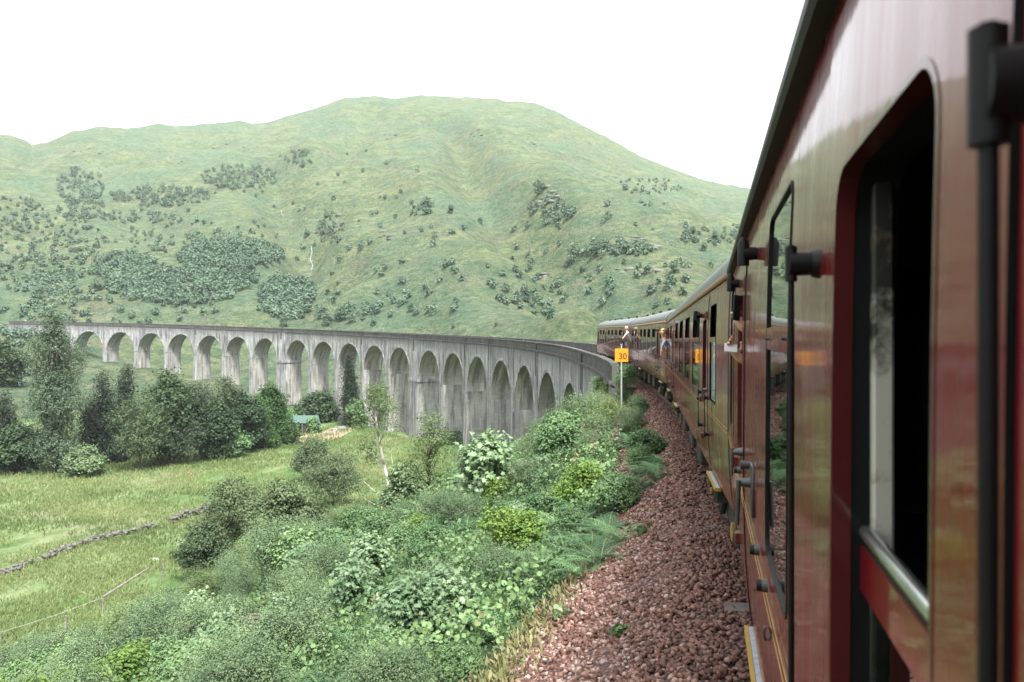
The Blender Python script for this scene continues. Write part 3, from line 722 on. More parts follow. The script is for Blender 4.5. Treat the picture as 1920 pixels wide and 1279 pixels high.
def stop(parent, side, y, z, L=.034, r=.020):
    mb = MB(); x = side * (w_of(z) + .004)
    mb.tube([(x, y, z), (x + side * L * .55, y, z)], [r * 1.05, r], 16); s_ = mb.build('door_stop', M['steel'], parent, True, 40)
    mb = MB(); mb.tube([(x + side * L * .55, y, z), (x + side * L, y, z)], [r * .96, r * .85], 16); mb.build('rubber_pad', M['black'], s_, True, 40)
def bogie(parent, yc):
    b = empty('bogie', (0, yc, 0), 0, parent)
    for sg in (-1, 1):
        mb = MB()
        pr = [(-1.75, .62), (-1.3, .78), (-.6, .72), (-.45, .5), (.45, .5), (.6, .72), (1.3, .78), (1.75, .62), (1.75, .48), (1.45, .56), (.75, .5), (.5, .3), (-.5, .3), (-.75, .5), (-1.45, .56), (-1.75, .48)]
        n = len(pr); vs = [(sg * .98, y, z) for y, z in pr] + [(sg * 1.08, y, z) for y, z in pr]
        mb.add(vs, [tuple(range(n)), tuple(range(2 * n - 1, n - 1, -1))] + [(i, i + n, (i + 1) % n + n, (i + 1) % n) for i in range(n)])
        for y in (-1.3, 1.3):
            for q in (-.33, .33):
                for k in range(6): mb.tube([(sg * 1.05, y + q, .36 + k * .045), (sg * 1.05, y + q, .385 + k * .045)], [.085, .085], 10)
            mb.bevel_box((sg * 1.0 if sg > 0 else -1.16, y - .17, .3), (1.16 if sg > 0 else sg * 1.0, y + .17, .62), .03)
        mb.tube([(sg * 1.1, -.25, .9), (sg * 1.14, .2, .35)], [.035, .05], 8)
        mb.build('bogie_frame', M['dirtyblack'], b)
        for y in (-1.3, 1.3):
            wm = MB(); wm.tube([(sg * .68, y, .457), (sg * .70, y, .457), (sg * .71, y, .457), (sg * .81, y, .457), (sg * .83, y, .457)], [.50, .50, .46, .455, .38], 28); wm.build('wheel', M['dirtyblack'], b)
            c = MB(); c.tube([(sg * 1.16, y, .457), (sg * 1.19, y, .457), (sg * 1.2, y, .457)], [.11, .11, .07], 18); c.build('axle_box_cover', M['ochre'], b, True, 40)
    return b
def step_board(parent, side, y0, y1, z=.97):
    xi = w_of(1.05) - .03; xo = w_of(1.05) + .035; a, b = sorted((side * xi, side * (xo - .02))); mb = MB()
    mb.bevel_box((a, y0, z - .03), (b, y1, z), .004); s_ = mb.build('step_board', M['stepgrey'], parent)
    a, b = sorted((side * (xo - .019), side * xo)); m2 = MB(); m2.box((a, y0 - .003, z - .034), (b, y1 + .003, z + .002)); 
    a, b = sorted((side * xi, side * (xo - .02))); m2.box((a, y0 - .02, z - .034), (b, y0 - .001, z + .002)); m2.build('yellow_edge', M['yellow'], s_)
    m3 = MB()
    for y in (y0 + .1, y1 - .1):
        a, b = sorted((side * (xi - .1), side * (xo - .03))); m3.box((a, y - .02, z - .18), (b, y + .02, z - .032))
    m3.build('step_bracket', M['dirtyblack'], s_)
L2 = 9.97
GUTX = 1.42
def make_coach(label, doors, wins, gut, loc, rz, ztilt=0, near=False):
    """doors: (y0,y1,state) ; wins: (y0,y1,kind) on the left side"""
    root = empty('railway_coach', loc, rz); root.rotation_euler = (ztilt, 0, rz)
    tag(root, label, 'railway coach', 'maroon coaches of the train')
    for side in (-1, 1):
        ds, ws = (doors, wins) if side < 0 else (STD_D, STD_W)
        items = [(a, b, 'd', st) for a, b, st in ds] + [(a - .09, b + .09, 'w', k) for a, b, k in ws]; items.sort()
        sd_ = Side(side); ln = Side(side, -.085); y = -L2
        for a, b, t, k in items:
            sd_.plain(y, a, 1.03, 3.27); ln.plain(y, a, 1.1, 3.27)
            if t == 'd':
                sd_.plain(a, b, 1.03, DZ0); sd_.plain(a, b, DZ1, 3.27); h = (a + .16, b - .13, *DW); ln.holed(a, b, 1.1, 3.27, (h[0] - .02, h[1] + .02, h[2] - .02, h[3] + .02), .07)
            else:
                h = (a + .09, b - .09, 1.90, 3.0); sd_.holed(a, b, 1.03, 3.27, h, .05); ln.holed(a, b, 1.1, 3.27, (h[0] - .01, h[1] + .01, h[2] - .01, h[3] + .01), .05)
            y = b
        sd_.plain(y, L2, 1.03, 3.27); ln.plain(y, L2, 1.1, 3.27)
        body = sd_.side_build('body_side', M['maroon'], root); ln.build('inner_lining', M['interior'], root)
        for a, b, t, k in items:
            if t == 'd': make_door(root, a, b, side, state=k, furniture=side < 0)
            else: make_window(root, (a + .09, b - .09, 1.90, 3.0), side, kind=k)
        # lining: two gold lines with black between, along the waist, and one under the gutter
        for z0, z1 in ((1.776, 1.7805), (1.738, 1.7425)):
            g = Side(side, .0052); g.strip(-L2, L2, z0, z1, .0018); g.build('gold_line', M['gold'], root)
        if not near: g = Side(side, .001); g.strip(-L2, L2, 3.155, 3.163, .003); g.build('gold_line', M['gold'], root)
        gm = MB(); x0, x1 = w_of(3.2) - .01, (1.420 if near else 1.400); pts = [(x0, 3.19), (x1 - .01, 3.185), (x1, 3.20), (x1, 3.225), (x1 - .01, 3.24), (1.33, 3.29), (x0 - .03, 3.29)]
        n = len(pts); gm.add([(side * x, -L2 - .01, z) for x, z in pts] + [(side * x, L2 + .01, z) for x, z in pts], [(i, (i + 1) % n, (i + 1) % n + n, i + n) for i in range(n)] + [tuple(range(n)), tuple(range(2 * n - 1, n - 1, -1))])
        gm.build('gutter', gut, root)
    # roof
    pr = [(1.352, 3.262), (1.345, 3.34), (1.30, 3.44), (1.2, 3.54), (1.05, 3.63), (.85, 3.71), (.6, 3.78), (.3, 3.83), (0, 3.85)]
    pr = pr + [(-x, z) for x, z in pr[-2::-1]]; mb = MB(); n = len(pr); ys = np.linspace(-L2, L2, 14)
    mb.add([(x, y, z) for y in ys for x, z in pr], [(i * n + k, i * n + k + 1, i * n + n + k + 1, i * n + n + k) for i in range(13) for k in range(n - 1)])
    rf = mb.build('roof', M['roof'], root, True)
    for y in (-L2 + .03, L2 - .07):    # rain strip round each roof end
        mb = MB(); mb.add([(x * 1.006, yy, 3.0 + (z - 3.0) * 1.012) for yy in (y, y + .04) for x, z in pr], [(k, k + 1, n + k + 1, n + k) for k in range(n - 1)]); mb.build('roof_end_strip', M['dirtyblack'], rf)
    for i in range(10):
        y = -8.6 + i * 1.9; mb = MB(); x = -.42 if i % 2 else .42; z = 3.80
        mb.tube([(x, y - .2, z + .07), (x, y - .14, z + .07), (x, y + .14, z + .07), (x, y + .2, z + .07)], [.03, .075, .075, .03], 10); mb.tube([(x, y, z - .03), (x, y, z + .05)], .05, 8); mb.build('roof_ventilator', M['dirtyblack'], rf)
    # ends, gangways, buffers
    for e in (-1, 1):
        mb = MB(); zs = [1.03, 1.3, 1.6, 2.0, 2.4, 2.8, 3.1, 3.27]
        out = [(-w_of(z), z) for z in zs] + [(-x, z) for x, z in pr[1:-1]] + [(w_of(z), z) for z in zs[::-1]]
        n2 = len(out); mb.add([(x, e * L2, z) for x, z in out] + [(x * .965, e * (L2 + .08), 1.03 + (z - 1.03) * .985) for x, z in out], [(i, i + 1, i + 1 + n2, i + n2) for i in range(n2 - 1)] + [tuple(range(n2, 2 * n2))])
        en = mb.build('end_wall', M['dirtyblack'], root)
        g = MB()
        for k in range(5): s_ = .46 + (.02 if k % 2 else 0); g.bevel_box((-s_, min(e * (L2 + .08 + k * .028), e * (L2 + .108 + k * .028)), 1.2), (s_, max(e * (L2 + .08 + k * .028), e * (L2 + .108 + k * .028)), 3.25 + (.02 if k % 2 else 0)), .006)
        g.build('gangway_bellows', M['black'], root)
    uf = MB()
    for x in (-1.1, 1.1): uf.box((x - .04, -9.6, .88), (x + .04, 9.6, 1.06))
    uf.box((-1.25, -9.9, .9), (1.25, -9.7, 1.1)); uf.box((-1.25, 9.7, .9), (1.25, 9.9, 1.1)); uf.box((-1.3, -9.9, 1.06), (1.3, 9.9, 1.12))
    for y in (-3.4, -1.2, 1.5, 3.2): uf.bevel_box((-1.2, y - .5, .45), (-.5, y + .5, .88), .03)
    uf.build('underframe', M['dirtyblack'], root)
    fl = MB(); fl.box((-1.3, -9.9, 1.121), (1.3, 9.9, 1.15)); fl.box((.25, -9.9, 1.16), (.29, 9.9, 3.3)); fl.box((-1.32, -9.9, 3.2), (1.32, 9.9, 3.24)); fl.build('interior_partition', M['interior'], root)
    bogie(root, -7.1); bogie(root, 7.1)
    for a, b, st in doors: step_board(root, -1, a - .75, b - .5)
    return root
STD_D = [(-7.8, -6.95, 'open'), (2.55, 3.4, 'closed'), (8.3, 9.15, 'open')]
STD_W = [(-8.8, -8.1, 'frost'), (-6.4, -5.0, 'vent'), (-4.1, -2.8, 'vent'), (-1.9, -.6, 'vent'), (.3, 1.6, 'vent'), (4.0, 5.3, 'vent'), (6.2, 7.5, 'vent')]
def curve_pt(t): return np.array([CCX + R * cos(t / R), CCY + R * sin(t / R)])
def coach_place(k):
    c = 20.2 * k; a, b = curve_pt(c - 7.1), curve_pt(c + 7.1); d = (b - a) / np.linalg.norm(b - a); m = (a + b) / 2
    z0, z1 = float(rail(c - 7.1)), float(rail(c + 7.1)); return (m[0], m[1], (z0 + z1) / 2), atan2(-d[0], d[1]), math.atan((z1 - z0) / 14.2)
# first coach: the one the photograph was taken from (local y = world y + 3)
loc, rz, ti = coach_place(0)
OFF = -loc[1]
c1 = make_coach('nearest glossy maroon coach filling the right side, door window half lowered', [(.55 + OFF, 1.38 + OFF, 'half'), (4.12 + OFF, 4.96 + OFF, 'open'), (-7.9, -7.1, 'closed')],
                [(1.94 + OFF, 2.62 + OFF, 'full'), (5.72 + OFF, 6.45 + OFF, 'full'), (-6.2, -4.9, 'vent'), (-4.2, -2.9, 'vent'), (-2.2, -.9, 'vent'), (-.4, .9, 'vent')], M['gutterk'], loc, rz, 0, True)
for y in (.466, 1.46): grab_rail(c1, -1, y + OFF, 1.25, 2.775)
for y in (3.3, 5.02):       # short black brackets beside the further door
    mb = MB(); z = 2.965; x = -w_of(z)
    mb.tube([(x, y + OFF, z), (x - .055, y + OFF, z)], [.026, .03], 12); mb.tube([(x - .055, y + OFF, z - .05), (x - .055, y + OFF, z + .04), (x - .055, y + OFF, z + .07)], [.024, .024, .01], 12); mb.build('lamp_bracket', M['black'], c1, True, 45)
for y, z in ((2.5, 1.82), (2.88, 1.83), (4.5, 1.85)): stop(c1, -1, y + OFF, z)
mb = MB(); y = 3.3 + OFF; x = -w_of(1.95)      # carriage key lock and T handle
mb.bevel_box((x - .012, y - .05, 1.86), (x + .003, y + .06, 2.08), .004); mb.tube([(x - .01, y, 2.0), (x - .06, y, 2.0)], [.022, .016], 12)
mb.tube([(x - .06, y - .01, 2.01), (x - .066, y - .01, 1.82)], [.011, .009], 10); mb.tube([(x - .01, y + .08, 2.06), (x - .05, y + .08, 2.06)], [.016, .02], 12); mb.build('carriage_lock', M['steel'], c1, True, 45)
mb = MB(); P_ = [(-w_of(1.75) - .012 - .02 * (1 - cos(t)) / 2, 2.28 + OFF + .0, 1.75 + .02 * sin(t)) for t in np.linspace(0, 2 * pi, 17)]; mb.tube(P_, .004, 8); mb.build('tie_ring', M['steel'], c1, True)
for yy, zz in ((1.99, 2.605), (2.53, 2.605)):
    mb = MB(); mb.tube([(-w_of(zz) + .0, yy + OFF, zz), (-w_of(zz) - .014, yy + OFF, zz)], [.007, .006], 10); mb.build('window_catch', M['steel'], c1)
# pale, mildewed door post just inside the lowered window
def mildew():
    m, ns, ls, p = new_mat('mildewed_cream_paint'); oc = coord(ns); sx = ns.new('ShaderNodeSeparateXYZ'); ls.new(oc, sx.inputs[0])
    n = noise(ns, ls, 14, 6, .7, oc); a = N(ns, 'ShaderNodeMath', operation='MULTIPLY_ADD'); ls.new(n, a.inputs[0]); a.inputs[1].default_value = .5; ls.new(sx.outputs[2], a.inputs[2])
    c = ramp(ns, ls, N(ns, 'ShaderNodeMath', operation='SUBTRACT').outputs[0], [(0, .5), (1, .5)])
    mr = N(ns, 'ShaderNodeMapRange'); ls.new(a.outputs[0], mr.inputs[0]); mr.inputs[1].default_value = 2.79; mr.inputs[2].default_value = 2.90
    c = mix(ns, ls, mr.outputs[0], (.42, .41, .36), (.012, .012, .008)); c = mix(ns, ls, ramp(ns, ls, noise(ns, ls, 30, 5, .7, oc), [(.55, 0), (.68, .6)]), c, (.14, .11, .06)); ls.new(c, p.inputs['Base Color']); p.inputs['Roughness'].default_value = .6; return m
mb = MB(); mb.bevel_box((-1.352, 1.225 + OFF, 1.93), (-1.322, 1.26 + OFF, 2.86), .004); mb.build('door_post', mildew(), c1)
TRAIN = [c1]
# the standard coach, then its copies further round the curve
loc, rz, ti = coach_place(1)
c2 = make_coach('maroon coach coupled directly ahead of the nearest one, reflecting the yellow speed sign', STD_D, STD_W, M['gutter'], loc, rz, ti)
for y in (-7.88, -6.86): grab_rail(c2, -1, y, 1.45, 1.95)
for y, z in ((-6.75, 2.93),):
    mb = MB(); x = -w_of(z); mb.tube([(x, y, z), (x - .08, y, z)], [.03, .036], 12); mb.tube([(x - .08, y, z - .06), (x - .08, y, z + .06)], [.028, .028], 12); mb.build('lamp_bracket', M['black'], c2, True, 45)
for y in (-6.5, 2.4): stop(c2, -1, y, 1.8)
TRAIN.append(c2)
labs = ['third maroon coach in line, passenger in white leaning from its far door', 'farthest coach, already on the viaduct, smallest of the maroon coaches']
for k, lb in zip((2, 3), labs):
    c = copy_tree(c2); loc, rz, ti = coach_place(k); c.location = loc; c.rotation_euler = (ti, 0, rz); c['label'] = lb; TRAIN.append(c)
    if k == 2:
        mb = Side(-1, .004)
        for i in range(5): mb.strip(-9.4 + i * .17, -9.29 + i * .17, 1.22, 1.42, .003)
        mb.strip(-9.45, -8.5, 1.46, 1.48, .003); mb.build('gold_lettering', M['gold'], c)

# ------------------------------------------------------------------ plants
G1 = (.030, .062, .030); G2 = (.085, .135, .060)
M['willow'] = foliage('grey_green_leaves', (.03, .07, .03), (.18, .255, .125), trans=.2, hue=.012)
M['birchleaf'] = foliage('fine_birch_leaves', (0.064, 0.115, 0.038), (0.192, 0.256, 0.102))
M['syc'] = foliage('pale_broad_leaves', (0.065, 0.137, 0.054), (0.238, 0.338, 0.187), (0.360, 0.216, 0.144), rough=.4, trans=.25)
M['lime'] = foliage('yellow_green_leaves', (.04, .11, .015), (.18, .275, .055), (.32, .23, .09), trans=.25, hue=.008)
M['hazel'] = foliage('mid_green_leaves', (.03, .085, .03), (.155, .255, .105), (.28, .20, .09), trans=.22)
M['fern'] = foliage('bracken_fronds', (0.016, 0.068, 0.028), (0.104, 0.224, 0.096), (0.208, 0.200, 0.064), trans=.2, hue=.015)
M['dark'] = foliage('dark_conifer_needles', (.006, .018, .009), (.024, .046, .022), hue=.02, trans=.15)
M['pine'] = foliage('dull_pine_needles', (0.013, 0.032, 0.018), (0.044, 0.074, 0.038), hue=.02, trans=.15)
M['broad'] = foliage('dark_broadleaf_leaves', (.010, .030, .012), (.052, .098, .036), hue=.02, trans=.18)
M['cypress'] = foliage('fresh_green_conifer_leaves', (0.024, 0.070, 0.019), (0.081, 0.157, 0.038), hue=.02)
M['larch'] = foliage('silvery_green_leaves', (.03, .065, .032), (.15, .215, .13), hue=.01, trans=.25)
M['farleaf'] = foliage('far_hill_trees', (.07, .13, .085), (.16, .24, .15), trans=.2)
M['heather'] = foliage('undergrowth_leaves', (.022, .062, .022), (.145, .225, .095), (.24, .19, .08), trans=.2)
M['drygrass'] = foliage('dry_grass', (.09, .11, .04), (.32, .29, .15), trans=.2, hue=.01)
M['grass'] = foliage('long_meadow_grass', (.07, .125, .035), (.22, .265, .11), (.28, .23, .14))
M['olive'] = foliage('olive_leaves', (0.028, 0.056, 0.024), (0.104, 0.152, 0.068), trans=.2)
M['pink'] = foliage('pink_foxglove_bells', (0.400, 0.100, 0.240), (0.620, 0.250, 0.420))
def bark(name, a, b, sc=6):
    m, ns, ls, p = new_mat(name); oc = coord(ns)
    n = noise(ns, ls, 1, 6, .7, mapping(ns, ls, oc, (sc, sc, sc * .5))); ls.new(ramp(ns, ls, n, [(.42, a), (.56, b)]), p.inputs['Base Color']); p.inputs['Roughness'].default_value = .85
    bump(ns, ls, n, .6, .02, p); return m
M['bark'] = bark('brown_bark', (.035, .028, .02), (.10, .085, .065)); M['birch'] = bark('white_birch_bark', (.10, .09, .075), (.55, .52, .46), 3); M['deadwood'] = bark('dead_wood', (.07, .055, .045), (.24, .20, .17))
LT = dict(
    rh=(np.array([(0, 0, 0), (-.32, .5, .10), (0, 1, -.06), (.32, .5, .10)]), np.array([(0, 3, 2), (0, 2, 1)])),
    round=(np.array([(0, 0, 0), (-.38, .25, .06), (-.42, .65, .05), (0, 1, -.08), (.42, .65, .05), (.38, .25, .06), (0, .5, -.04)]), np.array([(6, i, (i + 1) % 6) for i in range(6)])[:, [0, 2, 1]]),
    needle=(np.array([(0, 0, 0), (-.13, .5, .03), (0, 1, 0), (.13, .5, .03)]), np.array([(0, 3, 2), (0, 2, 1)])))
def _palm():
    tips = [(-.30, -.02), (-.62, .22), (-.30, .30), (-.60, .68), (-.20, .60), (0, 1.05), (.20, .60), (.60, .68), (.30, .30), (.62, .22), (.30, -.02), (0, .02)]
    v = [(0, .3, .0)] + [(x, y, -.10 * (x * x + (y - .3) ** 2) * 2) for x, y in tips]; n = len(tips)
    return np.array(v), np.array([(0, 1 + (i + 1) % n, 1 + i) for i in range(n)])
LT['palm'] = _palm()
def leaves(P, Nrm, size, tpl, var, rg, spin=None):
    """place leaf template at P, its face towards Nrm, random spin"""
    T, Fc = LT[tpl]; n = len(P)
    Nn = Nrm / (np.linalg.norm(Nrm, axis=1, keepdims=True) + 1e-9)
    a = rg.normal(size=(n, 3)) if spin is None else spin + .35 * rg.normal(size=(n, 3))
    yv = a - (a * Nn).sum(1, keepdims=True) * Nn; yv /= np.linalg.norm(yv, axis=1, keepdims=True) + 1e-9
    xv = np.cross(yv, Nn); S = (size * rg.uniform(.6, 1.35, n))[:, None, None] if np.isscalar(size) else (size * rg.uniform(.7, 1.25, n))[:, None, None]
    V = (T[None, :, 0:1] * xv[:, None] + T[None, :, 1:2] * yv[:, None] + T[None, :, 2:3] * Nn[:, None]) * S + P[:, None]
    k = len(T); F = (Fc[None] + (np.arange(n) * k)[:, None, None]).reshape(-1, 3)
    return V.reshape(-1, 3), F, np.repeat(var, k)
def join(parts):
    V = []; F = []; A = []; o = 0
    for v, f, a in parts: V.append(v); F.append(f + o); A.append(a); o += len(v)
    return np.concatenate(V), np.concatenate(F), np.concatenate(A)
def crown(lobes, ntw, lpt, tl, lsize, tpl, rg, up=.5, droop=0., hug=.55):
    """twigs spring from the lobes; each carries lpt leaves. lobes: (x,y,z,rx,ry,rz)"""
    L = np.array(lobes, float); vol = (L[:, 3] * L[:, 4] * L[:, 5]) ** (2 / 3); idx = rg.choice(len(L), ntw, p=vol / vol.sum()); l = L[idx]
    d = rg.normal(size=(ntw, 3)); d /= np.linalg.norm(d, axis=1, keepdims=True); d[:, 2] = np.where(d[:, 2] < -.55, -d[:, 2], d[:, 2])
    rad = rg.uniform(hug, 1.0, ntw) ** .7; st = l[:, :3] + d * l[:, 3:] * rad[:, None]
    dr = d + np.array([0, 0, up]) + .45 * rg.normal(size=(ntw, 3)); dr /= np.linalg.norm(dr, axis=1, keepdims=True)
    t = np.linspace(.05, 1, lpt)[None, :, None]; Lt = tl * rg.uniform(.5, 1.4, (ntw, 1, 1))
    P = st[:, None] + dr[:, None] * t * Lt; P[..., 2] -= (droop * (t * Lt) ** 2)[..., 0]
    P = P + rg.normal(size=P.shape) * lsize * .55
    nn = np.repeat((d * .6 + np.array([0, 0, .8]))[:, None], lpt, 1) + .48 * rg.normal(size=P.shape)
    cl = vnoise(st[:, 0] * 2.2 / tl + 50, st[:, 1] * 2.2 / tl + st[:, 2] * 2 / tl + 50, 3)[:, None]
    var = np.clip(.45 * cl + np.repeat(rg.uniform(0, .35, (ntw, 1)), lpt, 1) + rg.uniform(0, .2, (ntw, lpt)), 0, 1)
    return leaves(P.reshape(-1, 3), nn.reshape(-1, 3), lsize, tpl, var.ravel(), rg)
def dome(rg, w, h, n=6, base=.25):
    L = [(0, 0, h * .45, w * .32, w * .32, h * .42)]
    for i in range(n):
        a = rg.uniform(0, 2 * pi); q = rg.uniform(.15, .36) * w; z = h * rg.uniform(base, .82); s = rg.uniform(.14, .24)
        L.append((q * cos(a), q * sin(a), z, w * s, w * s, h * s * rg.uniform(.8, 1.1)))
    return L
def stems(rg, lobes, r=.02, trunk=None):
    mb = MB(); 
    for l in lobes:
        x, y, z = l[:3]; b = trunk or (rg.uniform(-.1, .1), rg.uniform(-.1, .1), 0)
        if trunk: b = (trunk[0], trunk[1], min(trunk[2], z * .6))
        m = ((b[0] + x) / 2 + rg.uniform(-.1, .1) * abs(z), (b[1] + y) / 2 + rg.uniform(-.1, .1) * abs(z), b[2] + (z - b[2]) * .55)
        mb.tube([b, m, (x, y, z + l[5] * .5)], [r, r * .7, r * .2], 6)
    return mb
def plant(name, label, cat, lobes, spec, fmat, bmat, r=.02, trunk=None, extra=None):
    """spec: (twigs, leaves per twig, twig length, leaf size, template, up, droop, seed)"""
    rg = np.random.default_rng(spec[7]); root = empty(name, (0, 0, -500)); tag(root, label, cat)
    V, F, A = crown(lobes, *spec[:5], rg, spec[5], spec[6])
    link('foliage' if trunk is None else 'crown', mesh_np('foliage', V, [F], A), M[fmat], root)
    mb = stems(rg, lobes, r, trunk)
    if trunk: h = trunk[2]; mb.tube([(0, 0, -.6), (0, 0, h * .5), (trunk[0], trunk[1], h), (trunk[0] * 1.2, trunk[1] * 1.2, h * 1.25)], [r * 2.6, r * 2.1, r * 1.6, r * .9], 8)
    mb.build('stem' if trunk is None else 'trunk', M[bmat], root, True); return root
PROTO = {}
def proto(key, *a, **k): PROTO.setdefault(key, []).append([plant(*a, **k), False])
def place(key, x, y, sc=1.0, label=None, group=None, rz=None, sz=None, pick=None, z=None):
    lst = PROTO[key]; e = lst[pick if pick is not None else random.randrange(len(lst))]
    o = e[0] if not e[1] else copy_tree(e[0]); e[1] = True
    o.location = (x, y, (gz(x, y) if z is None else z) - .05); o.rotation_euler = (0, 0, random.uniform(0, 6.28) if rz is None else rz); o.scale = (sc, sc, sz or sc)
    if label: o['label'] = label
    if group: o['group'] = group
    return o
def rgs(s): return np.random.default_rng(s)
# near shrubs: unit about 2 m tall
for i in range(3):
    g = rgs(100 + i); proto('willow', 'willow_shrub', 'w', 'shrub', dome(g, 2.2, 2.0, 8), (1700, 12, .62, .058, 'rh', 1.1, 0, 100 + i), 'willow', 'bark', .016)
    g = rgs(120 + i); proto('hazel', 'leafy_shrub', 'h', 'shrub', dome(g, 2.1, 1.8, 7), (1000, 8, .34, .075, 'round', .5, .1, 120 + i), 'hazel', 'bark', .016)
    g = rgs(160 + i); proto('syc', 'sycamore_sapling', 's', 'sapling', dome(g, 1.7, 2.1, 7, .35), (430, 6, .30, .125, 'palm', .7, .2, 160 + i), 'syc', 'bark', .016)
for i in range(2):
    g = rgs(140 + i); proto('lime', 'yellow_green_shrub', 'l', 'shrub', dome(g, 2.0, 1.8, 8), (900, 8, .32, .085, 'round', .6, .1, 140 + i), 'lime', 'bark', .016)
# distant shrubs: coarser leaves, 4 m tall
for i in range(3):
    g = rgs(200 + i); proto('willow_far', 'willow_shrub', 'w', 'shrub', dome(g, 4.2, 3.8, 9), (1500, 9, 1.1, .13, 'rh', 1.1, 0, 200 + i), 'willow', 'bark', .035)
    g = rgs(220 + i); proto('hazel_far', 'leafy_shrub', 'h', 'shrub', dome(g, 4.0, 3.4, 8), (900, 7, .6, .19, 'round', .5, .05, 220 + i), 'hazel', 'bark', .035)
g = rgs(240); proto('birch_far', 'birch_shrub', 'b', 'shrub', dome(g, 3.6, 4.4, 9), (1300, 8, .8, .12, 'rh', .4, .15, 240), 'birchleaf', 'birch', .03)
# ferns
def fern_mesh(seed, nf=11, L=1.15, pn=17, sub=6):
    rg = rgs(seed); parts = []
    for k in range(nf):
        a = 2 * pi * k / nf + rg.uniform(-.3, .3); el = rg.uniform(.65, 1.3); ln = L * rg.uniform(.7, 1.15); dirh = np.array([cos(a), sin(a), 0]); side = np.array([-sin(a), cos(a), 0])
        tt = np.linspace(.12, 1, pn); c = np.array([dirh * (ln * t * cos(el) + .30 * ln * t * t) + np.array([0, 0, ln * t * sin(el) - .55 * ln * t * t]) for t in tt])
        tan_ = np.gradient(c, axis=0); tan_ /= np.linalg.norm(tan_, axis=1, keepdims=True); up = np.cross(side[None], tan_); up *= np.sign(up[:, 2:3] + 1e-6)
        wd = ln * .24 * np.sin(np.clip(tt * 1.02, 0, 1) ** .75 * pi) ** .8 * (1 - .25 * tt) + .01
        va = rg.uniform(0, .9); V = []; F = []; A = []
        for sg in (-1, 1):
            for i in range(pn):
                pd = side * sg + tan_[i] * .45 - up[i] * .18; pd /= np.linalg.norm(pd); q = np.cross(up[i], pd)
                o = len(V); pl = wd[i]; b = c[i]; hw = .020 * ln
                for j in range(sub):     # toothed pinna: overlapping little blades on both sides
                    f0 = j / sub; w_ = hw * (1 - f0) + .004; p0 = b + pd * pl * f0 - up[i] * .1 * pl * f0 * f0; p1 = b + pd * pl * (f0 + .9 / sub)
                    V += [p0, p1, p0 + q * w_ + pd * .35 * w_, p0 - q * w_ + pd * .35 * w_]; F += [(o, o + 1, o + 2), (o, o + 3, o + 1)]; o += 4
        V = np.array(V); parts.append((V, np.array(F), np.clip(va + rg.uniform(-.08, .08, len(V)), 0, 1)))
        # rachis as a thin ribbon
        rb = np.concatenate([c - side * .006, c + side * .006]); n = pn
        parts.append((rb, np.array([(i, i + 1, n + i) for i in range(n - 1)] + [(i + 1, n + i + 1, n + i) for i in range(n - 1)]), np.full(2 * n, .95)))
    return join(parts)
def fern_proto(key, seed, **k):
    V, F, A = fern_mesh(seed, **k); o = link('fern', mesh_np('fern', V, [F], A), M['fern']); tag(o, 'f', 'fern'); PROTO.setdefault(key, []).append([o, False])
for i in range(3): fern_proto('fern', 300 + i)
for i in range(2): fern_proto('fern_far', 310 + i, nf=10, pn=12, sub=3)

# named plants, spaced out on the slope along the lines of sight of the photograph
def on(px, py): 
    h = hit(px, py); return h
# (photo x, y of the foot, key, height, label, pick)
GE = 'shrubs of the thicket on the embankment'
SPEC = [   # photo x, y of the foot, y of the top, kind, label, pick
 (965, 1055, 935, 'lime', 'yellow-green round-leaved shrub left of the bracken, nearer of two by the ballast', 0),
 (1085, 955, 855, 'lime', 'darker yellow-green shrub with reddish tips, farther of two by the ballast', 1),
 (1200, 885, 825, 'hazel', 'small bright green bush at the edge of the red ballast', 0),
 (1175, 745, 690, 'hazel', 'dark leafy bush just behind the foot of the sign post', 1),
 (1212, 868, 792, 'hazel', 'leafy green bush leaning over the left edge of the ballast, above the bracken', 2),
 (1182, 822, 752, 'willow', 'grey-green bush on the ballast edge, between the foxgloves and the stones', 2),
 (1160, 965, 875, 'hazel', 'broad leafy bush on the ballast edge, right of the darker yellow-green shrub', 0),
 (1195, 790, 735, 'hazel', 'dark little bush at the ballast edge on the right of the sign post', 1),
 (1098, 778, 722, 'hazel', 'leafy bush hiding the foot of the viaduct wing wall', 1),
 (1138, 748, 694, 'hazel', 'rounded green bush left of the sign plate, against the end of the parapet', 0),
 (1120, 800, 730, 'willow', 'grey-green bush in front of the sign post, left of the foxgloves', 1),
 (1172, 752, 700, 'willow', 'small fine-leaved bush in front of the foot of the sign post', 0),
 (1148, 765, 708, 'lime', 'yellow-green bush at the foot of the yellow sign', 0),
 (905, 950, 800, 'syc', 'tall pale green sycamore with a dark underside, in front of the viaduct piers', 0),
 (790, 1235, 1040, 'syc', 'large sycamore sapling with broad pale leaves in the lower middle foreground', 1),
 (580, 1120, 1010, 'syc', 'broad-leaved sapling halfway up the thicket behind the brushwood', 2),
 (50, 1278, 1185, 'syc', 'pale sycamore sapling in the bottom left corner', 0),
 (225, 1278, 1180, 'syc', 'pale sycamore sapling right of the one in the bottom left corner', 1),
 (740, 1278, 1165, 'hazel', 'round-leaved shrub with reddish young leaves at the bottom edge below the sycamore', 2),
 (860, 1270, 1190, 'hazel', 'low green shrub at the bottom edge beside the dry grass', 0),
 (1000, 925, 840, 'willow', 'fine-leaved willow shrub behind the two yellow-green shrubs', 0),
 (290, 1270, 1105, 'willow', 'pale speckled willow bush at lower left, right of the fence', 1),
 (440, 1180, 1105, 'willow', 'dark rounded willow bush just behind the brushwood heap', 2),
]
def top_of(o): return max(c[2] * 1.0 for ch in o.children for c in ch.bound_box)
bpy.context.view_layer.update()
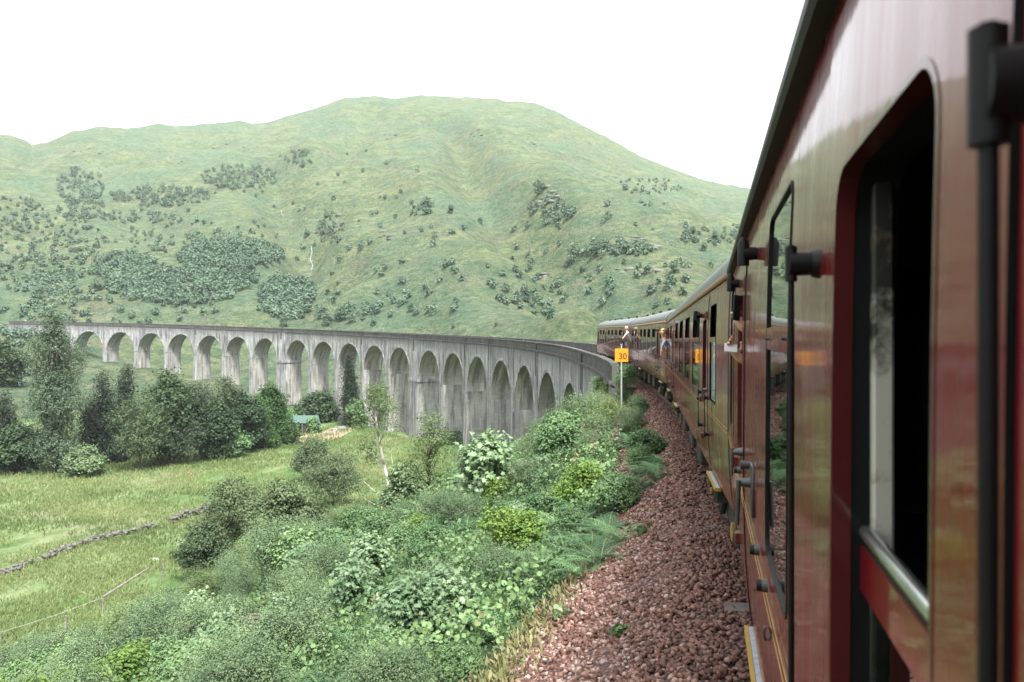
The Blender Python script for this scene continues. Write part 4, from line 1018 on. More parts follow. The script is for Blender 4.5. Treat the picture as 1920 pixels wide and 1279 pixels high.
for px, py, tp, key, lb, pk in SPEC:
    h = on(px, py); H = (py - tp) / F_PX * depth_of(h[0], h[1]); e = PROTO[key][pk][0]
    place(key, h[0], h[1], H / top_of(e), lb, None, pick=pk)
used = [on(a[0], a[1])[:2] for a in SPEC]
def free(x, y, d): return all(hypot(x - u[0], y - u[1]) > d for u in used)
# the thicket: shrubs over the slope, small near the ballast and bigger below
GEN = {'willow': ('grey-green willow shrub crowded into the near embankment thicket', 'near willow shrubs of the thicket'), 'hazel': ('mid-green leafy shrub crowded into the near embankment thicket', 'near leafy shrubs of the thicket'),
       'lime': ('yellow-green shrub crowded into the embankment thicket', 'yellow-green shrubs of the thicket'), 'syc': ('pale broad-leaved sapling among the other shrubs of the thicket', 'saplings of the thicket'),
       'willow_far': ('large grey-green willow shrub low down the embankment', 'large willow shrubs of the thicket'), 'hazel_far': ('large dark green leafy shrub low down the embankment', 'large leafy shrubs of the thicket'), 'birch_far': ('loose birch shrub low down the embankment', 'birch shrubs of the thicket')}
cnt = 0; tries = 0
while cnt < 290 and tries < 14000:
    tries += 1
    s = random.uniform(4, 86) if random.random() < .75 else random.uniform(4, 40); o = random.uniform(3.2, 50)
    x, y = pt(s, o); d = depth_of(x, y); ex = float(edge(s))
    if d < 6 or o < ex + .75: continue
    px = CX + F_PX * (x * cos(TH) + y * sin(TH)) / d
    if not -250 < px < 1250: continue
    if s > 66 and o > 30: continue
    if s > 40 and o > 36 + random.uniform(-3, 6): continue
    # keep the meadow gap behind the birch open
    if o > 30 and s > 52: continue
    near = d < 27; up = smoothstep(0, 9, o - ex)
    key = random.choices(['willow', 'hazel', 'lime', 'syc'], [.36, .38, .09, .17])[0] if near else random.choices(['willow_far', 'hazel_far', 'birch_far'], [.55, .27, .18])[0]
    sc = (.36 + .32 * up) * random.uniform(.75, 1.2) if near else (.40 + .26 * up) * random.uniform(.65, 1.15)
    rad = (1.0 if near else 1.9) * sc
    if not free(x, y, rad * .72): continue
    Hs = sc * (2.3 if near else 4.4); lim = CAMZ - (float(np.interp(px, [-300, 0, 190, 340, 400, 480, 640, 880, 960, 1060, 1180, 1300], [1250, 1225, 1168, 1095, 1070, 1000, 955, 915, 850, 750, 695, 690])) - CY) / F_PX * d - gz(x, y)
    if lim < Hs: sc *= max(lim / Hs, .0)
    if sc < .16: continue
    used.append((x, y)); lb, gp = GEN[key]; place(key, x, y, sc, lb, gp, sz=sc * random.uniform(.85, 1.25)); cnt += 1
# bracken
FN = [(1140, 1010), (1110, 1040), (1080, 1060), (1130, 975), (1050, 1090), (1020, 1110), (985, 1130), (950, 1150), (1060, 1040), (1150, 960), (1195, 930), (1215, 915), (1200, 895), (1180, 915), (1222, 890), (1170, 940), (920, 1165), (890, 1180), (900, 1140), (870, 1215), (845, 1200), (1165, 770), (1150, 800), (1175, 800), (1190, 850), (1140, 830), (960, 1100), (1000, 1075), (930, 1200), (900, 1210), (1090, 1000), (1120, 925), (1225, 875), (1235, 900), (1238, 880), (1150, 1000), (1160, 1020), (1125, 1060), (1095, 1085), (1205, 860), (1185, 800), (1180, 780), (1192, 830)]
for i, (px, py) in enumerate(FN):
    h = on(px, py)
    if h: place('fern', h[0], h[1], random.uniform(.6, .95), 'green bracken fern arching at the edge of the ballast', 'bracken ferns along the ballast edge')
n = 0
while n < 150:
    s = random.uniform(5, 60); o = 2.6 + random.random() ** 1.5 * 22; x, y = pt(s, o); d = depth_of(x, y)
    if d < 7 or o < edge(s) + .15: continue
    far = d > 26; place('fern_far' if far else 'fern', x, y, random.uniform(.75, 1.2) * (1.25 if far else 1), 'bracken clump growing between the shrubs on the slope', 'bracken clumps between the shrubs'); n += 1
# undergrowth, dry grass, meadow grass: uncountable
def masscover(name, label, cat, mat, s, o, hmax, size, tpl, upn=.5, seed=1, spin=None):
    rg = rgs(seed); x, y = pt(s, o); g = ground0(x, y)
    hh = hmax * (.35 + .65 * vnoise(x * .55, y * .55, seed)) * rg.uniform(.02, 1, len(x)) ** .8
    P = np.stack([x, y, g + hh], -1); nn = rg.normal(size=P.shape) * .9 + np.array([0, 0, upn]); var = np.clip(vnoise(x * .9, y * .9, seed + 3) * .7 + rg.uniform(0, .35, len(x)), 0, 1)
    sp = None if spin is None else np.tile(np.array([[0, 0, 1.]]), (len(x), 1))
    V, F, A = leaves(P, nn, size, tpl, var, rg, sp); tag(link(name, mesh_np(name, V, [F], A), M[mat]), label, cat, kind='stuff')
rg = rgs(5)
def vis(s, o, lo=-300, hi=1300):
    x, y = pt(s, o); d = depth_of(x, y); px = CX + F_PX * (x * cos(TH) + y * sin(TH)) / np.maximum(d, .1); return (d > 5) & (px > lo) & (px < hi)
s = rg.uniform(3, 32, 300000); o = 3 + rg.uniform(0, 1, 300000) ** 1.3 * 22; k = vis(s, o) & (o > edge(s) + .25 + rg.exponential(.2, len(s))); s, o = s[k], o[k]
k = rg.uniform(0, 1, len(s)) < .9; s, o = s[k], o[k]; sz = .035 + .0016 * np.hypot(s, o)
k = rg.uniform(0, 1, len(s)) < np.clip((o - edge(s)) / 3 + .25, 0, 1); s, o, sz = s[k], o[k], sz[k]
masscover('undergrowth', 'tangled low undergrowth between the shrubs of the near slope', 'undergrowth', 'heather', s, o, .55, sz, 'rh', seed=6)
s = rg.uniform(26, 92, 260000); o = 3 + rg.uniform(0, 1, 260000) * 46; k = vis(s, o) & (o > edge(s) + .3) & ~((s > 55) & (o > 24)); s, o = s[k], o[k]
masscover('undergrowth', 'low undergrowth covering the farther slope below the viaduct end', 'undergrowth', 'heather', s, o, 1.1, .05 + .0026 * s, 'rh', seed=7)
n = 90000; s = rg.uniform(4, 42, n); o = edge(s) + .5 + rg.uniform(0, 1, n) ** 1.2 * 22; k = vis(s, o); s, o = s[k], o[k]; x_, y_ = pt(s, o); k = vnoise(x_ * .8, y_ * .8, 31) > .56; s, o = s[k], o[k]
masscover('brambles', 'patches of broader bright bramble leaves filling the gaps between shrubs', 'brambles', 'hazel', s, o, 1.0, .055 + .0022 * np.hypot(s, o), 'round', .6, seed=12)
n = 9000; s = 3.5 + rg.exponential(3.5, n); o = edge(s) + rg.normal(.2, .2, n) + .1; masscover('dry_grass', 'dry straw-coloured grass fringing the ballast', 'grass', 'drygrass', s, o, .10, .13, 'needle', .1, 8, spin=1)
def blades():
    rg = rgs(11); n = 240000; u = rg.uniform(0, 1, n); px = rg.uniform(-60, 960, n); py = 800 + 560 * u
    # spread over the meadow in world space: polar about the viewer, denser nearer
    az = rg.uniform(.15, .95, n); r = 45 * (210 / 45) ** rg.uniform(0, 1, n); x = -np.sin(az) * r; y = np.cos(az) * r
    s, o = so_of(x, y); g = ground0(x, y); k = (g < -18.6) & (o > 5); x, y, g, r = x[k], y[k], g[k], r[k]; n = len(x)
    # tussocks: keep where a patchy noise is high
    k = vnoise(x * .22, y * .22, 4) + .5 * vnoise(x * 1.1, y * 1.1, 5) > rg.uniform(.35, 1.05, n); x, y, g, r = x[k], y[k], g[k], r[k]; n = len(x)
    P = np.stack([x, y, g - .02], -1); nn = rg.normal(size=P.shape); nn[:, 2] *= .3
    var = np.clip(.15 + .8 * vnoise(x * .06 + y * .02, y * .11, 3) + rg.normal(0, .12, n), 0, 1)
    V, F, A = leaves(P, nn, (.22 + .003 * r), 'needle', var, rg, np.tile(np.array([[.25, -.1, 1.]]), (n, 1))); tag(link('meadow_grass', mesh_np('meadow_grass', V, [F], A), M['grass']), 'long pale grass in tussocks across the valley meadow', 'grass', kind='stuff')
blades()

# ---- trees
def lobes_tree(rg, w, h, h0, n, prof):
    """lobes stacked between h0 and h; prof(f) gives the half-width fraction"""
    L = []
    for i in range(n):
        f = (i + rg.uniform(0, 1)) / n; q = prof(f) * w / 2; a = rg.uniform(0, 2 * pi); s = rg.uniform(.32, .55); off = q * (1 - s) * rg.uniform(.3, 1.05)
        L.append((off * cos(a), off * sin(a), h0 + (h - h0) * f * .96, q * s + .25, q * s + .25, (h - h0) * rg.uniform(.07, .13)))
    return L
def tree(px, py, top, wpx, kind, label, group=None, name=None, lean=0, zsink=0):
    h = on(px, py)
    if h is None: return
    x, y, z = h; d = depth_of(x, y); H = (py - top) / F_PX * d * .95; Wd = wpx * 1.25 / F_PX * d; sd = int(px * 7 + py); rg = rgs(sd)
    ls = .14 + d * .0019
    kinds = {
      'conifer': ('spruce_tree', 'conifer', lambda f: (1 - f) ** .85 + .04, 26, (1500, 7, Wd * .16, ls * 1.5, 'needle', -.1, .05), 'dark', .06),
      'pine': ('pine_tree', 'pine tree', lambda f: (sin(pi * (f * .8 + .15))) ** .7, 22, (1500, 7, Wd * .12, ls * 1.3, 'needle', .4, 0), 'pine', .05),
      'broad': ('broadleaf_tree', 'tree', lambda f: (sin(pi * (f * .82 + .14))) ** .6, 26, (1700, 7, Wd * .12, ls, 'round', .5, .05), 'broad', .05),
      'lime': ('broadleaf_tree', 'tree', lambda f: (sin(pi * (f * .82 + .14))) ** .6, 16, (1100, 7, Wd * .14, ls, 'round', .5, .05), 'hazel', .04),
      'cypress': ('conifer_tree', 'conifer', lambda f: (1 - f) ** .55 * .9 + .1, 34, (2300, 7, Wd * .13, ls * 1.15, 'rh', .3, .1), 'cypress', .06),
      'tall': ('tall_tree', 'tree', lambda f: (sin(pi * (f * .84 + .13))) ** .45 * (.75 + .25 * sin(f * 19)), 70, (5200, 8, Wd * .10, ls * .75, 'rh', .7, 0), 'larch', .09),
      'grey': ('willow_tree', 'tree', lambda f: (sin(pi * (f * .8 + .17))) ** .6, 20, (1500, 8, Wd * .12, ls * .75, 'rh', .5, 0), 'olive', .035),
      'sparse': ('slender_tree', 'tree', lambda f: (sin(pi * (f * .8 + .17))) ** .6, 14, (650, 7, Wd * .16, ls * .5, 'rh', .5, 0), 'birchleaf', .03),
      'dwillow': ('willow_tree', 'tree', lambda f: (sin(pi * (f * .75 + .2))) ** .6, 22, (1900, 8, Wd * .12, ls * .75, 'rh', .8, 0), 'olive', .03),
      'scrub': ('shrub', 'shrub', lambda f: (sin(pi * (f * .6 + .35))) ** .6, 14, (1000, 8, Wd * .10, ls, 'rh', .5, 0), 'willow', .02),
    }
    nm, cat, prof, nl, sp, fm, rr = kinds[kind]; L = lobes_tree(rg, Wd, H, H * (.06 if kind in ('scrub', 'cypress', 'tall', 'broad', 'conifer', 'lime') else .25), nl, prof)
    t = plant(name or nm, label, cat, L, (*sp, sd), fm, 'bark', rr * H / 12 + .02, (lean, 0, H * .55)); t.location = (x, y, z - .1 - zsink)
    if group: t['group'] = group
    return t
TR = [(105, 888, 580, 108, 'tall', 'tallest tree, silvery green and narrow, at the left edge of the meadow'),
 (8, 880, 730, 62, 'conifer', 'dark spruce at the left border, left of the tallest tree'),
 (35, 885, 800, 90, 'broad', 'low round dark tree at the left border under the tallest tree'),
 (160, 893, 840, 70, 'scrub', 'low grey-green bush right of the foot of the tallest tree'),
 (192, 868, 688, 70, 'conifer', 'slim dark spruce just right of the tallest tree'),
 (237, 862, 678, 62, 'conifer', 'dark spruce whose tip stands highest beside the pale arches'),
 (170, 872, 745, 90, 'conifer', 'broad dark spruce low between the tallest tree and its neighbour'),
 (262, 882, 745, 110, 'grey', 'grey-green tree with feathery branches at the front of the wood'),
 (318, 870, 696, 105, 'broad', 'round-headed broadleaf tree in the middle of the wood'),
 (338, 872, 770, 95, 'pine', 'dull dark pine at the front of the wood, in its middle'),
 (378, 862, 715, 80, 'pine', 'grey pine behind the middle of the wood'),
 (403, 862, 755, 80, 'broad', 'dark round tree right of the front pine'),
 (430, 850, 702, 62, 'grey', 'pale narrow tree reaching up to the seventh arch'),
 (455, 848, 735, 75, 'broad', 'dark leafy tree left of the fresh green conifer'),
 (436, 858, 808, 50, 'lime', 'bright yellow-green small tree at the front of the wood'),
 (505, 832, 722, 88, 'cypress', 'fresh green conical conifer at the right end of the wood'),
 (484, 842, 745, 60, 'cypress', 'smaller conical conifer tucked against the right end of the wood'),
 (596, 790, 738, 66, 'broad', 'round bush-like tree at the pier foot behind the green-roofed shed'),
 (655, 800, 666, 36, 'conifer', 'very dark spruce standing alone between two tall piers'),
 (668, 802, 750, 30, 'lime', 'light green young tree right of the lone dark spruce'),
 (588, 812, 786, 22, 'lime', 'small bush at the right corner of the green-roofed shed'),
 (850, 832, 812, 40, 'scrub', 'dark green bush at the pier feet in the middle'),
 (588, 905, 822, 75, 'grey', 'dull grey-green tree right of the wood, below the shed'),
 (625, 960, 850, 120, 'grey', 'loose olive tree left of the leaning birch'),
 (440, 1068, 890, 120, 'dwillow', 'many-stemmed dark willow standing out against the meadow'),
 (535, 1050, 905, 105, 'dwillow', 'paler willow right of the many-stemmed one'),
 (385, 1085, 985, 80, 'dwillow', 'dark low willow at the left foot of the many-stemmed one'),
 (805, 945, 765, 75, 'sparse', 'sparse grey tree right of the leaning birch'),
 (770, 945, 870, 85, 'scrub', 'low grey-green bush between the birch and the sparse grey tree'),
 (10, 725, 640, 60, 'broad', 'broad tree on the hillside at the left border beyond the wood'),
]
for a in TR: tree(*a)
def birch():
    h = on(738, 962); x, y, z = h; d = depth_of(x, y); k = d / F_PX; root = empty('birch_tree', (x, y, z - .3)); tag(root, 'leaning white-barked birch with a sparse crown in front of the viaduct', 'birch tree')
    rv = np.array([cos(TH), sin(TH), 0])
    def Q(a, b, w=0): v = rv * (a - 738) * k + np.array([-sin(TH), cos(TH), 0]) * w; return (v[0], v[1], (962 - b) * k + .3)
    mb = MB(); tr = [Q(738, 968), Q(733, 925), Q(722, 880), Q(712, 830), Q(705, 785), Q(698, 745)]; mb.tube(tr, [4.2 * k, 3.6 * k, 3 * k, 2.3 * k, 1.6 * k, .7 * k], 10)
    for a in ([Q(730, 905), Q(738, 880), Q(733, 850)], [Q(722, 880), Q(700, 860, .4), Q(690, 845, .6)], [Q(712, 830), Q(728, 800, -.5), Q(735, 770)], [Q(708, 800), Q(690, 775), Q(683, 755)], [Q(735, 945), Q(700, 925, .5), Q(678, 905, .5)], [Q(733, 955), Q(705, 948), Q(676, 930)]): mb.tube(a, [1.1 * k, .8 * k, .3 * k], 6)
    mb.build('trunk', M['birch'], root, True); L = []
    rg = rgs(42)
    for a, b, s in ((700, 750, 20), (715, 745, 16), (688, 770, 18), (725, 775, 18), (735, 800, 14), (700, 800, 14), (683, 845, 16), (690, 870, 12), (725, 760, 14), (676, 800, 12), (705, 735, 13)):
        c = Q(a, b, rg.uniform(-1.5, 1.5)); L.append((*c, s * k, s * k, s * k * .8))
    V, F, A = crown(L, 750, 7, 18 * k, .11, 'rh', rg, .3, .1, .2); link('crown', mesh_np('crown', V, [F], A), M['birchleaf'], root)
birch()
# hillside: single trees that stand apart, then the woods as one mass
g = rgs(400); L = lobes_tree(g, 7, 8, .6, 12, lambda f: (sin(pi * (f * .75 + .2))) ** .6); proto('hilltree', 'hillside_tree', 'x', 'tree', L, (330, 6, 1.0, .75, 'rh', .5, 0, 400), 'farleaf', 'bark', .05, (0, 0, 4))
HT = [(985, 565, 26), (1075, 490, 30), (1120, 480, 26), (800, 402, 30), (532, 612, 20), (612, 610, 22), (640, 602, 26), (660, 606, 20), (1175, 475, 22), (1265, 512, 24), (1010, 365, 26), (845, 400, 14), (1060, 560, 12), (770, 585, 16), (1300, 440, 14), (1340, 450, 14), (1320, 470, 16), (700, 610, 14), (930, 612, 9), (850, 615, 8), (900, 420, 12), (575, 445, 14), (180, 545, 20), (75, 560, 22), (60, 470, 16)]
for px, py, w in HT:
    h = hit(px, py, tmin=150)
    if h: d = depth_of(h[0], h[1]); place('hilltree', h[0], h[1], w / F_PX * d / 7 * .9, 'single tree standing apart on the open hillside', 'scattered trees on the hillside')
def far_woods():
    rg = rgs(9); pts = []
    EL = [(330, 540, 125, 32, 300), (235, 505, 60, 28, 130), (430, 480, 95, 26, 260), (540, 562, 50, 38, 220), (420, 520, 60, 30, 120), (150, 350, 45, 32, 110), (155, 390, 40, 22, 60), (300, 370, 90, 18, 150), (450, 335, 70, 22, 150), (230, 410, 110, 10, 60), (560, 300, 25, 16, 30), (30, 400, 50, 30, 60), (90, 450, 110, 40, 90), (60, 520, 80, 30, 60), (620, 430, 25, 30, 45), (600, 340, 200, 60, 20), (1150, 470, 70, 14, 45), (1210, 350, 70, 14, 40), (1030, 400, 45, 25, 40), (1330, 440, 60, 25, 40), (990, 560, 50, 20, 14), (190, 600, 160, 14, 14), (1110, 540, 180, 60, 26), (800, 520, 200, 90, 40), (200, 470, 220, 100, 60), (380, 445, 160, 30, 50), (740, 395, 60, 14, 10), (650, 590, 60, 14, 20), (40, 640, 40, 30, 16), (20, 700, 40, 30, 12), (60, 585, 60, 16, 16), (300, 480, 330, 130, 60), (700, 480, 400, 130, 35), (1150, 480, 200, 100, 40), (380, 560, 260, 40, 50), (80, 520, 120, 80, 90)]
    for cx_, cy_, a, b, n in EL:
        for _ in range(n):
            t = rg.uniform(0, 2 * pi); q = sqrt(rg.uniform(0, 1)); h = hit(cx_ + a * q * cos(t) * 1.05, cy_ + b * q * sin(t) * 1.05, tmin=150)
            if h: pts.append((*h, rg.uniform(.45, 1.05) if n >= 100 else rg.uniform(.3, .8)))
    pts = np.array(pts); n = len(pts); per = 60; r = np.hypot(pts[:, 0], pts[:, 1])
    d = rg.normal(size=(n, per, 3)); d /= np.linalg.norm(d, axis=2, keepdims=True); rad = rg.uniform(.45, 1, (n, per, 1))
    H = pts[:, 3][:, None] * 5.4; P = d * rad * np.array([2.3, 2.3, 2.9]) * pts[:, 3][:, None, None]; P[..., 2] += H * .52
    P += pts[:, None, :3]; var = np.clip(rg.uniform(0, .7, (n, 1)) + rg.uniform(0, .25, (n, per)), 0, 1)
    V, F, A = leaves(P.reshape(-1, 3), (d + np.array([0, 0, .5])).reshape(-1, 3) + .28 * rg.normal(size=(n * per, 3)), np.repeat(.95 + .4 * pts[:, 3], per), 'rh', var.ravel(), rg)
    tag(link('hillside_woods', mesh_np('hillside_woods', V, [F], A), M['farleaf']), 'dark scrubby woods spread over the lower hillside', 'woods', kind='stuff'); return n
far_woods()
# foxgloves
for i, (px, py) in enumerate([(1141, 770), (1128, 790), (1116, 838), (1151, 835), (1092, 815), (1160, 822)]):
    h = on(px, py + 34)
    if not h: continue
    rg = rgs(500 + i); t = np.linspace(.35, 1, 46); a = rg.uniform(0, 2 * pi, 46); H = 1.35
    P = np.stack([.045 * (1.15 - t) * 1.6 * np.cos(a), .045 * (1.15 - t) * 1.6 * np.sin(a), H * t], -1); nn = np.stack([np.cos(a), np.sin(a), -.4 + 0 * a], -1)
    V, F, A = leaves(P, nn, .075 * (1.25 - t), 'round', rg.uniform(0, 1, 46), rg); r_ = empty('foxglove', (h[0], h[1], h[2])); tag(r_, 'pink foxglove spike rising from the bushes below the sign', 'flower', 'foxgloves')
    link('flower_spike', mesh_np('bells', V, [F], A), M['pink'], r_); mb = MB(); mb.tube([(0, 0, -.1), (.01, 0, .7), (0, 0, H)], [.008, .006, .002], 5); mb.build('stem', M['fern'], r_)
for k in PROTO:      # prototypes nobody used
    for e in PROTO[k]:
        if not e[1]:
            for c in list(e[0].children): bpy.data.objects.remove(c)
            bpy.data.objects.remove(e[0])

# ------------------------------------------------------------------ sign, fence, walls, shed, people
def text_mesh(name, txt, size, ext, mat, parent, loc, rot):
    cu = bpy.data.curves.new(name, 'FONT'); cu.body = txt; cu.size = size; cu.extrude = ext; cu.align_x = 'CENTER'; cu.align_y = 'CENTER'; cu.offset = .004
    o = bpy.data.objects.new('tmp', cu); COL.objects.link(o); dg = bpy.context.evaluated_depsgraph_get(); dg.update()
    me = bpy.data.meshes.new_from_object(o.evaluated_get(dg)); bpy.data.objects.remove(o)
    t = link(name, me, mat, parent); t.location = loc; t.rotation_euler = rot; return t
M['signy'] = plain('yellow_sign_face', (.56, .25, .008), .45, nscale=5, var=.08); M['signk'] = plain('dark_red_sign_numerals', (.10, .012, .008), .5); M['post'] = plain('galvanised_post', (.42, .45, .46), .5, .5, nscale=15)
x, y = pt(35.5, 2.72); k_ = 34.9 / F_PX; zg = gz(x, y); zc = CAMZ - (663 - CY) * k_
sg = empty('speed_sign', (x, y, zg), TH); tag(sg, 'square yellow sign reading 30 on a thin grey post beside the ballast', 'sign')
mb = MB(); mb.tube([(0, .03, -.3), (0, .03, zc - zg + .43)], .035, 12); mb.tube([(0, .03, zc - zg + .43), (0, .03, zc - zg + .46)], [.05, .05], 12); mb.build('post', M['post'], sg, True, 40)
mb = MB(); s_ = .285; mb.bevel_box((-s_, -.012, zc - zg - s_ - .02), (s_, -.002, zc - zg + s_ - .02), .003); mb.build('sign_plate', M['signy'], sg)
text_mesh('numerals', '30', .36, .002, M['signk'], sg, (.05, -.015, zc - zg - .075), (pi / 2, 0, 0))
mb = MB()
for dz in (-.15, .15): mb.box((-.06, -.001, zc - zg + dz - .02), (.06, .07, zc - zg + dz + .02))
mb.build('clamp', M['post'], sg)
# post and rail fence with wire at the lower left
M['timber'] = bark('weathered_timber', (.10, .09, .08), (.26, .235, .205), 10)
a = hit(193, 1165); b = hit(306, 1085); c0 = hit(0, 1215)
fe = empty('fence', a); tag(fe, 'weathered post and rail fence running into the bushes at lower left', 'fence')
d = depth_of(a[0], a[1]); H1 = (1165 - 1118) / F_PX * d
def rel(p, z=0): return (p[0] - a[0], p[1] - a[1], p[2] - a[2] + z)
for p, hh in ((a, H1), (b, H1 * .9), ((a[0] * .62 + c0[0] * .38, a[1] * .62 + c0[1] * .38, a[2]), H1 * .55), (c0, H1 * .6)):
    mb = MB(); q = rel(p); mb.tube([(q[0], q[1], q[2] - .4), (q[0], q[1], q[2] + hh)], [.08, .07], 8); mb.build('fence_post', M['timber'], fe)
mb = MB(); m_ = [a[i] + (b[i] - a[i]) * .72 for i in range(3)]; mb.tube([rel(a, H1 * .97), rel(m_, H1 * .95)], [.09, .07], 8); mb.build('rail', M['timber'], fe)
for f in (.95,):
    mb = MB(); q0 = rel(a, H1 * f); q1 = rel(c0, H1 * .6 * f); mb.tube([q0, tuple((q0[i] + q1[i]) / 2 - (.12 if i == 2 else 0) for i in range(3)), q1], .014, 5); mb.build('wire', M['post'], fe)
# dry-stone wall remains
M['wallstone'] = plain('lichened_wall_stone', (.11, .105, .095), .9, nscale=1.5, var=.6)
def drystone(px, label, hs=1):
    rg = rgs(int(px[0][0]) + 3); pts = [hit(*p) for p in px]; o0 = pts[0]; v, f = ico(); V = []; n = 0; F = []
    for p, q in zip(pts[:-1], pts[1:]):
        L = hypot(q[0] - p[0], q[1] - p[1]); k = int(L * 12)
        for i in range(k):
            t = rg.uniform(); x = p[0] + (q[0] - p[0]) * t + rg.normal(0, .22); y = p[1] + (q[1] - p[1]) * t + rg.normal(0, .22); s_ = rg.uniform(.08, .30)
            z = gz(x, y) + rg.uniform(0, .55 * hs) ** 1.0; V.append(v * (1 + rg.uniform(-.3, .3, (12, 1))) * np.array([1.2, 1, .7]) * s_ + np.array([x - o0[0], y - o0[1], z - o0[2]])); F.append(f + n); n += 12
    o = link('drystone_wall', mesh_np('stones', np.concatenate(V), F), M['wallstone']); o.location = o0; tag(o, label, 'stone wall')
drystone([(5, 1080), (60, 1058), (130, 1032), (200, 1010), (250, 998), (292, 989)], 'long low tumbled stone wall crossing the meadow at the left')
drystone([(322, 982), (345, 972), (372, 965), (392, 955)], 'short dark stretch of tumbled stone wall beside the many-stemmed willow', 1.6)
h = hit(290, 1050); mb = MB(); mb.add([(-.9, -.3, 0), (.8, -.5, 0), (1, .4, 0), (-.6, .5, 0), (-.8, -.25, .28), (.7, -.4, .22), (.85, .3, .3), (-.5, .4, .25)], [(4, 5, 6, 7), (0, 1, 5, 4), (1, 2, 6, 5), (2, 3, 7, 6), (3, 0, 4, 7)])
o = mb.build('boulder', plain('pale_slab_stone', (.34, .33, .30), .8, nscale=3)); o.scale = (.6, .6, .6); o.location = (h[0], h[1], h[2]); tag(o, 'flat pale slab of rock lying in the meadow behind the fence', 'rock')
# brushwood pile
h = hit(455, 1215); d = depth_of(h[0], h[1]); rg = rgs(77); mb = MB(); k = d / F_PX
for i in range(34):
    a_ = rg.normal(.25, .45); L = rg.uniform(.5, 1.3) * 85 * k / 2; cx_, cy_, cz_ = rg.normal(0, 26 * k), rg.normal(0, 14 * k), rg.uniform(0, 26 * k) + 6 * k
    dr = np.array([cos(a_), sin(a_), rg.normal(0, .22)]) * L; c = np.array([cx_, cy_, cz_]); r_ = rg.uniform(1.0, 2.6) * k
    mb.tube([c - dr, c + rg.normal(0, .06, 3) * L, c + dr], [r_, r_ * .9, r_ * .5], 7)
o = mb.build('brushwood_pile', M['deadwood'], None, True); o.location = (h[0], h[1], h[2] + .9 * 26 * k); o.rotation_euler = (0, 0, TH); tag(o, 'heap of bare cut branches lying among the bushes', 'branches')
# shed with green roof, rocks and bare track below the viaduct
M['shedroof'] = plain('green_sheet_roof', (.045, .10, .08), .5, nscale=2, var=.1); M['shedwood'] = plain('dark_shed_boards', (.035, .03, .028), .9, nscale=3, var=.4); M['sand'] = plain('bare_sandy_track', (.24, .19, .13), .95, nscale=.7, var=.25)
h = hit(572, 812); d = depth_of(h[0], h[1]); k = d / F_PX; sh = empty('shed', h, TH + .35); tag(sh, 'open-fronted dark shed with a green sheet roof beneath the viaduct', 'shed')
w = 52 * k
mb = MB(); z0 = 20 * k; z1 = 32 * k; q = w / 2; mb.add([(-q, -q * .7, z0 + .25), (q, -q * .7, z0), (q, q * .8, z1 - .2), (-q, q * .8, z1)] + [(-q, -q * .7, z0 + .1), (q, -q * .7, z0 - .15), (q, q * .8, z1 - .35), (-q, q * .8, z1 - .15)], [(0, 1, 2, 3), (7, 6, 5, 4), (0, 4, 5, 1), (1, 5, 6, 2), (2, 6, 7, 3), (3, 7, 4, 0)]); mb.build('roof', M['shedroof'], sh)
mb = MB(); mb.box((-q * .2, -q * .62, -.3), (q * .92, -q * .58, z0 - .3)); mb.box((q * .88, -q * .57, -.3), (q * .92, q * .72, z0 - .3)); mb.box((-q * .92, q * .70, -.3), (q * .87, q * .74, z1 - .8)); mb.build('wall', M['shedwood'], sh)
for xx in (-.92, -.6, -.25):
    mb = MB(); mb.box((q * xx - .1, -q * .66, -.3), (q * xx + .1, -q * .63 + .17, z0 - .06)); mb.build('post', M['timber'], sh)
def patch(pxs, name, mat):
    P_ = [hit(*p) for p in pxs]; c = np.mean([p[:2] for p in P_], axis=0); vs = [(c[0], c[1])]; n = len(P_)
    for f in (.33, .66, 1): vs += [(c[0] + (p[0] - c[0]) * f, c[1] + (p[1] - c[1]) * f) for p in P_]
    vs = [(x, y, gz(x, y) + .10) for x, y in vs]; fs = [(0, 1 + i, 1 + (i + 1) % n) for i in range(n)] + [(1 + r_ * n + i, 1 + (r_ + 1) * n + i, 1 + (r_ + 1) * n + (i + 1) % n, 1 + r_ * n + (i + 1) % n) for r_ in (0, 1) for i in range(n)]
    mb = MB(); mb.add(vs, fs); tag(mb.build(name, mat), kind='structure')
patch([(552, 830), (556, 816), (575, 808), (600, 812), (628, 800), (655, 797), (662, 808), (640, 820), (618, 828), (590, 832)], 'sandy_path', M['sand'])
for px, py, s_, lb, col in ((642, 806, 1.5, 'dark boulder under the viaduct beside the lone spruce', (.16, .16, .16)), (630, 806, .8, 'small white rock on the bare ground under the viaduct', (.6, .6, .58)), (607, 812, .7, 'pale rock at the edge of the bare track near the shed', (.5, .5, .48))):
    h = hit(px, py); v, f = ico(); rg = rgs(px); o = link('boulder', mesh_np('rock', v * (1 + rg.uniform(-.25, .2, (12, 1))) * np.array([1.4, 1, .7]) * s_, [f]), plain('rock_%d' % px, col, .9)); o.location = h; tag(o, lb, 'rock')
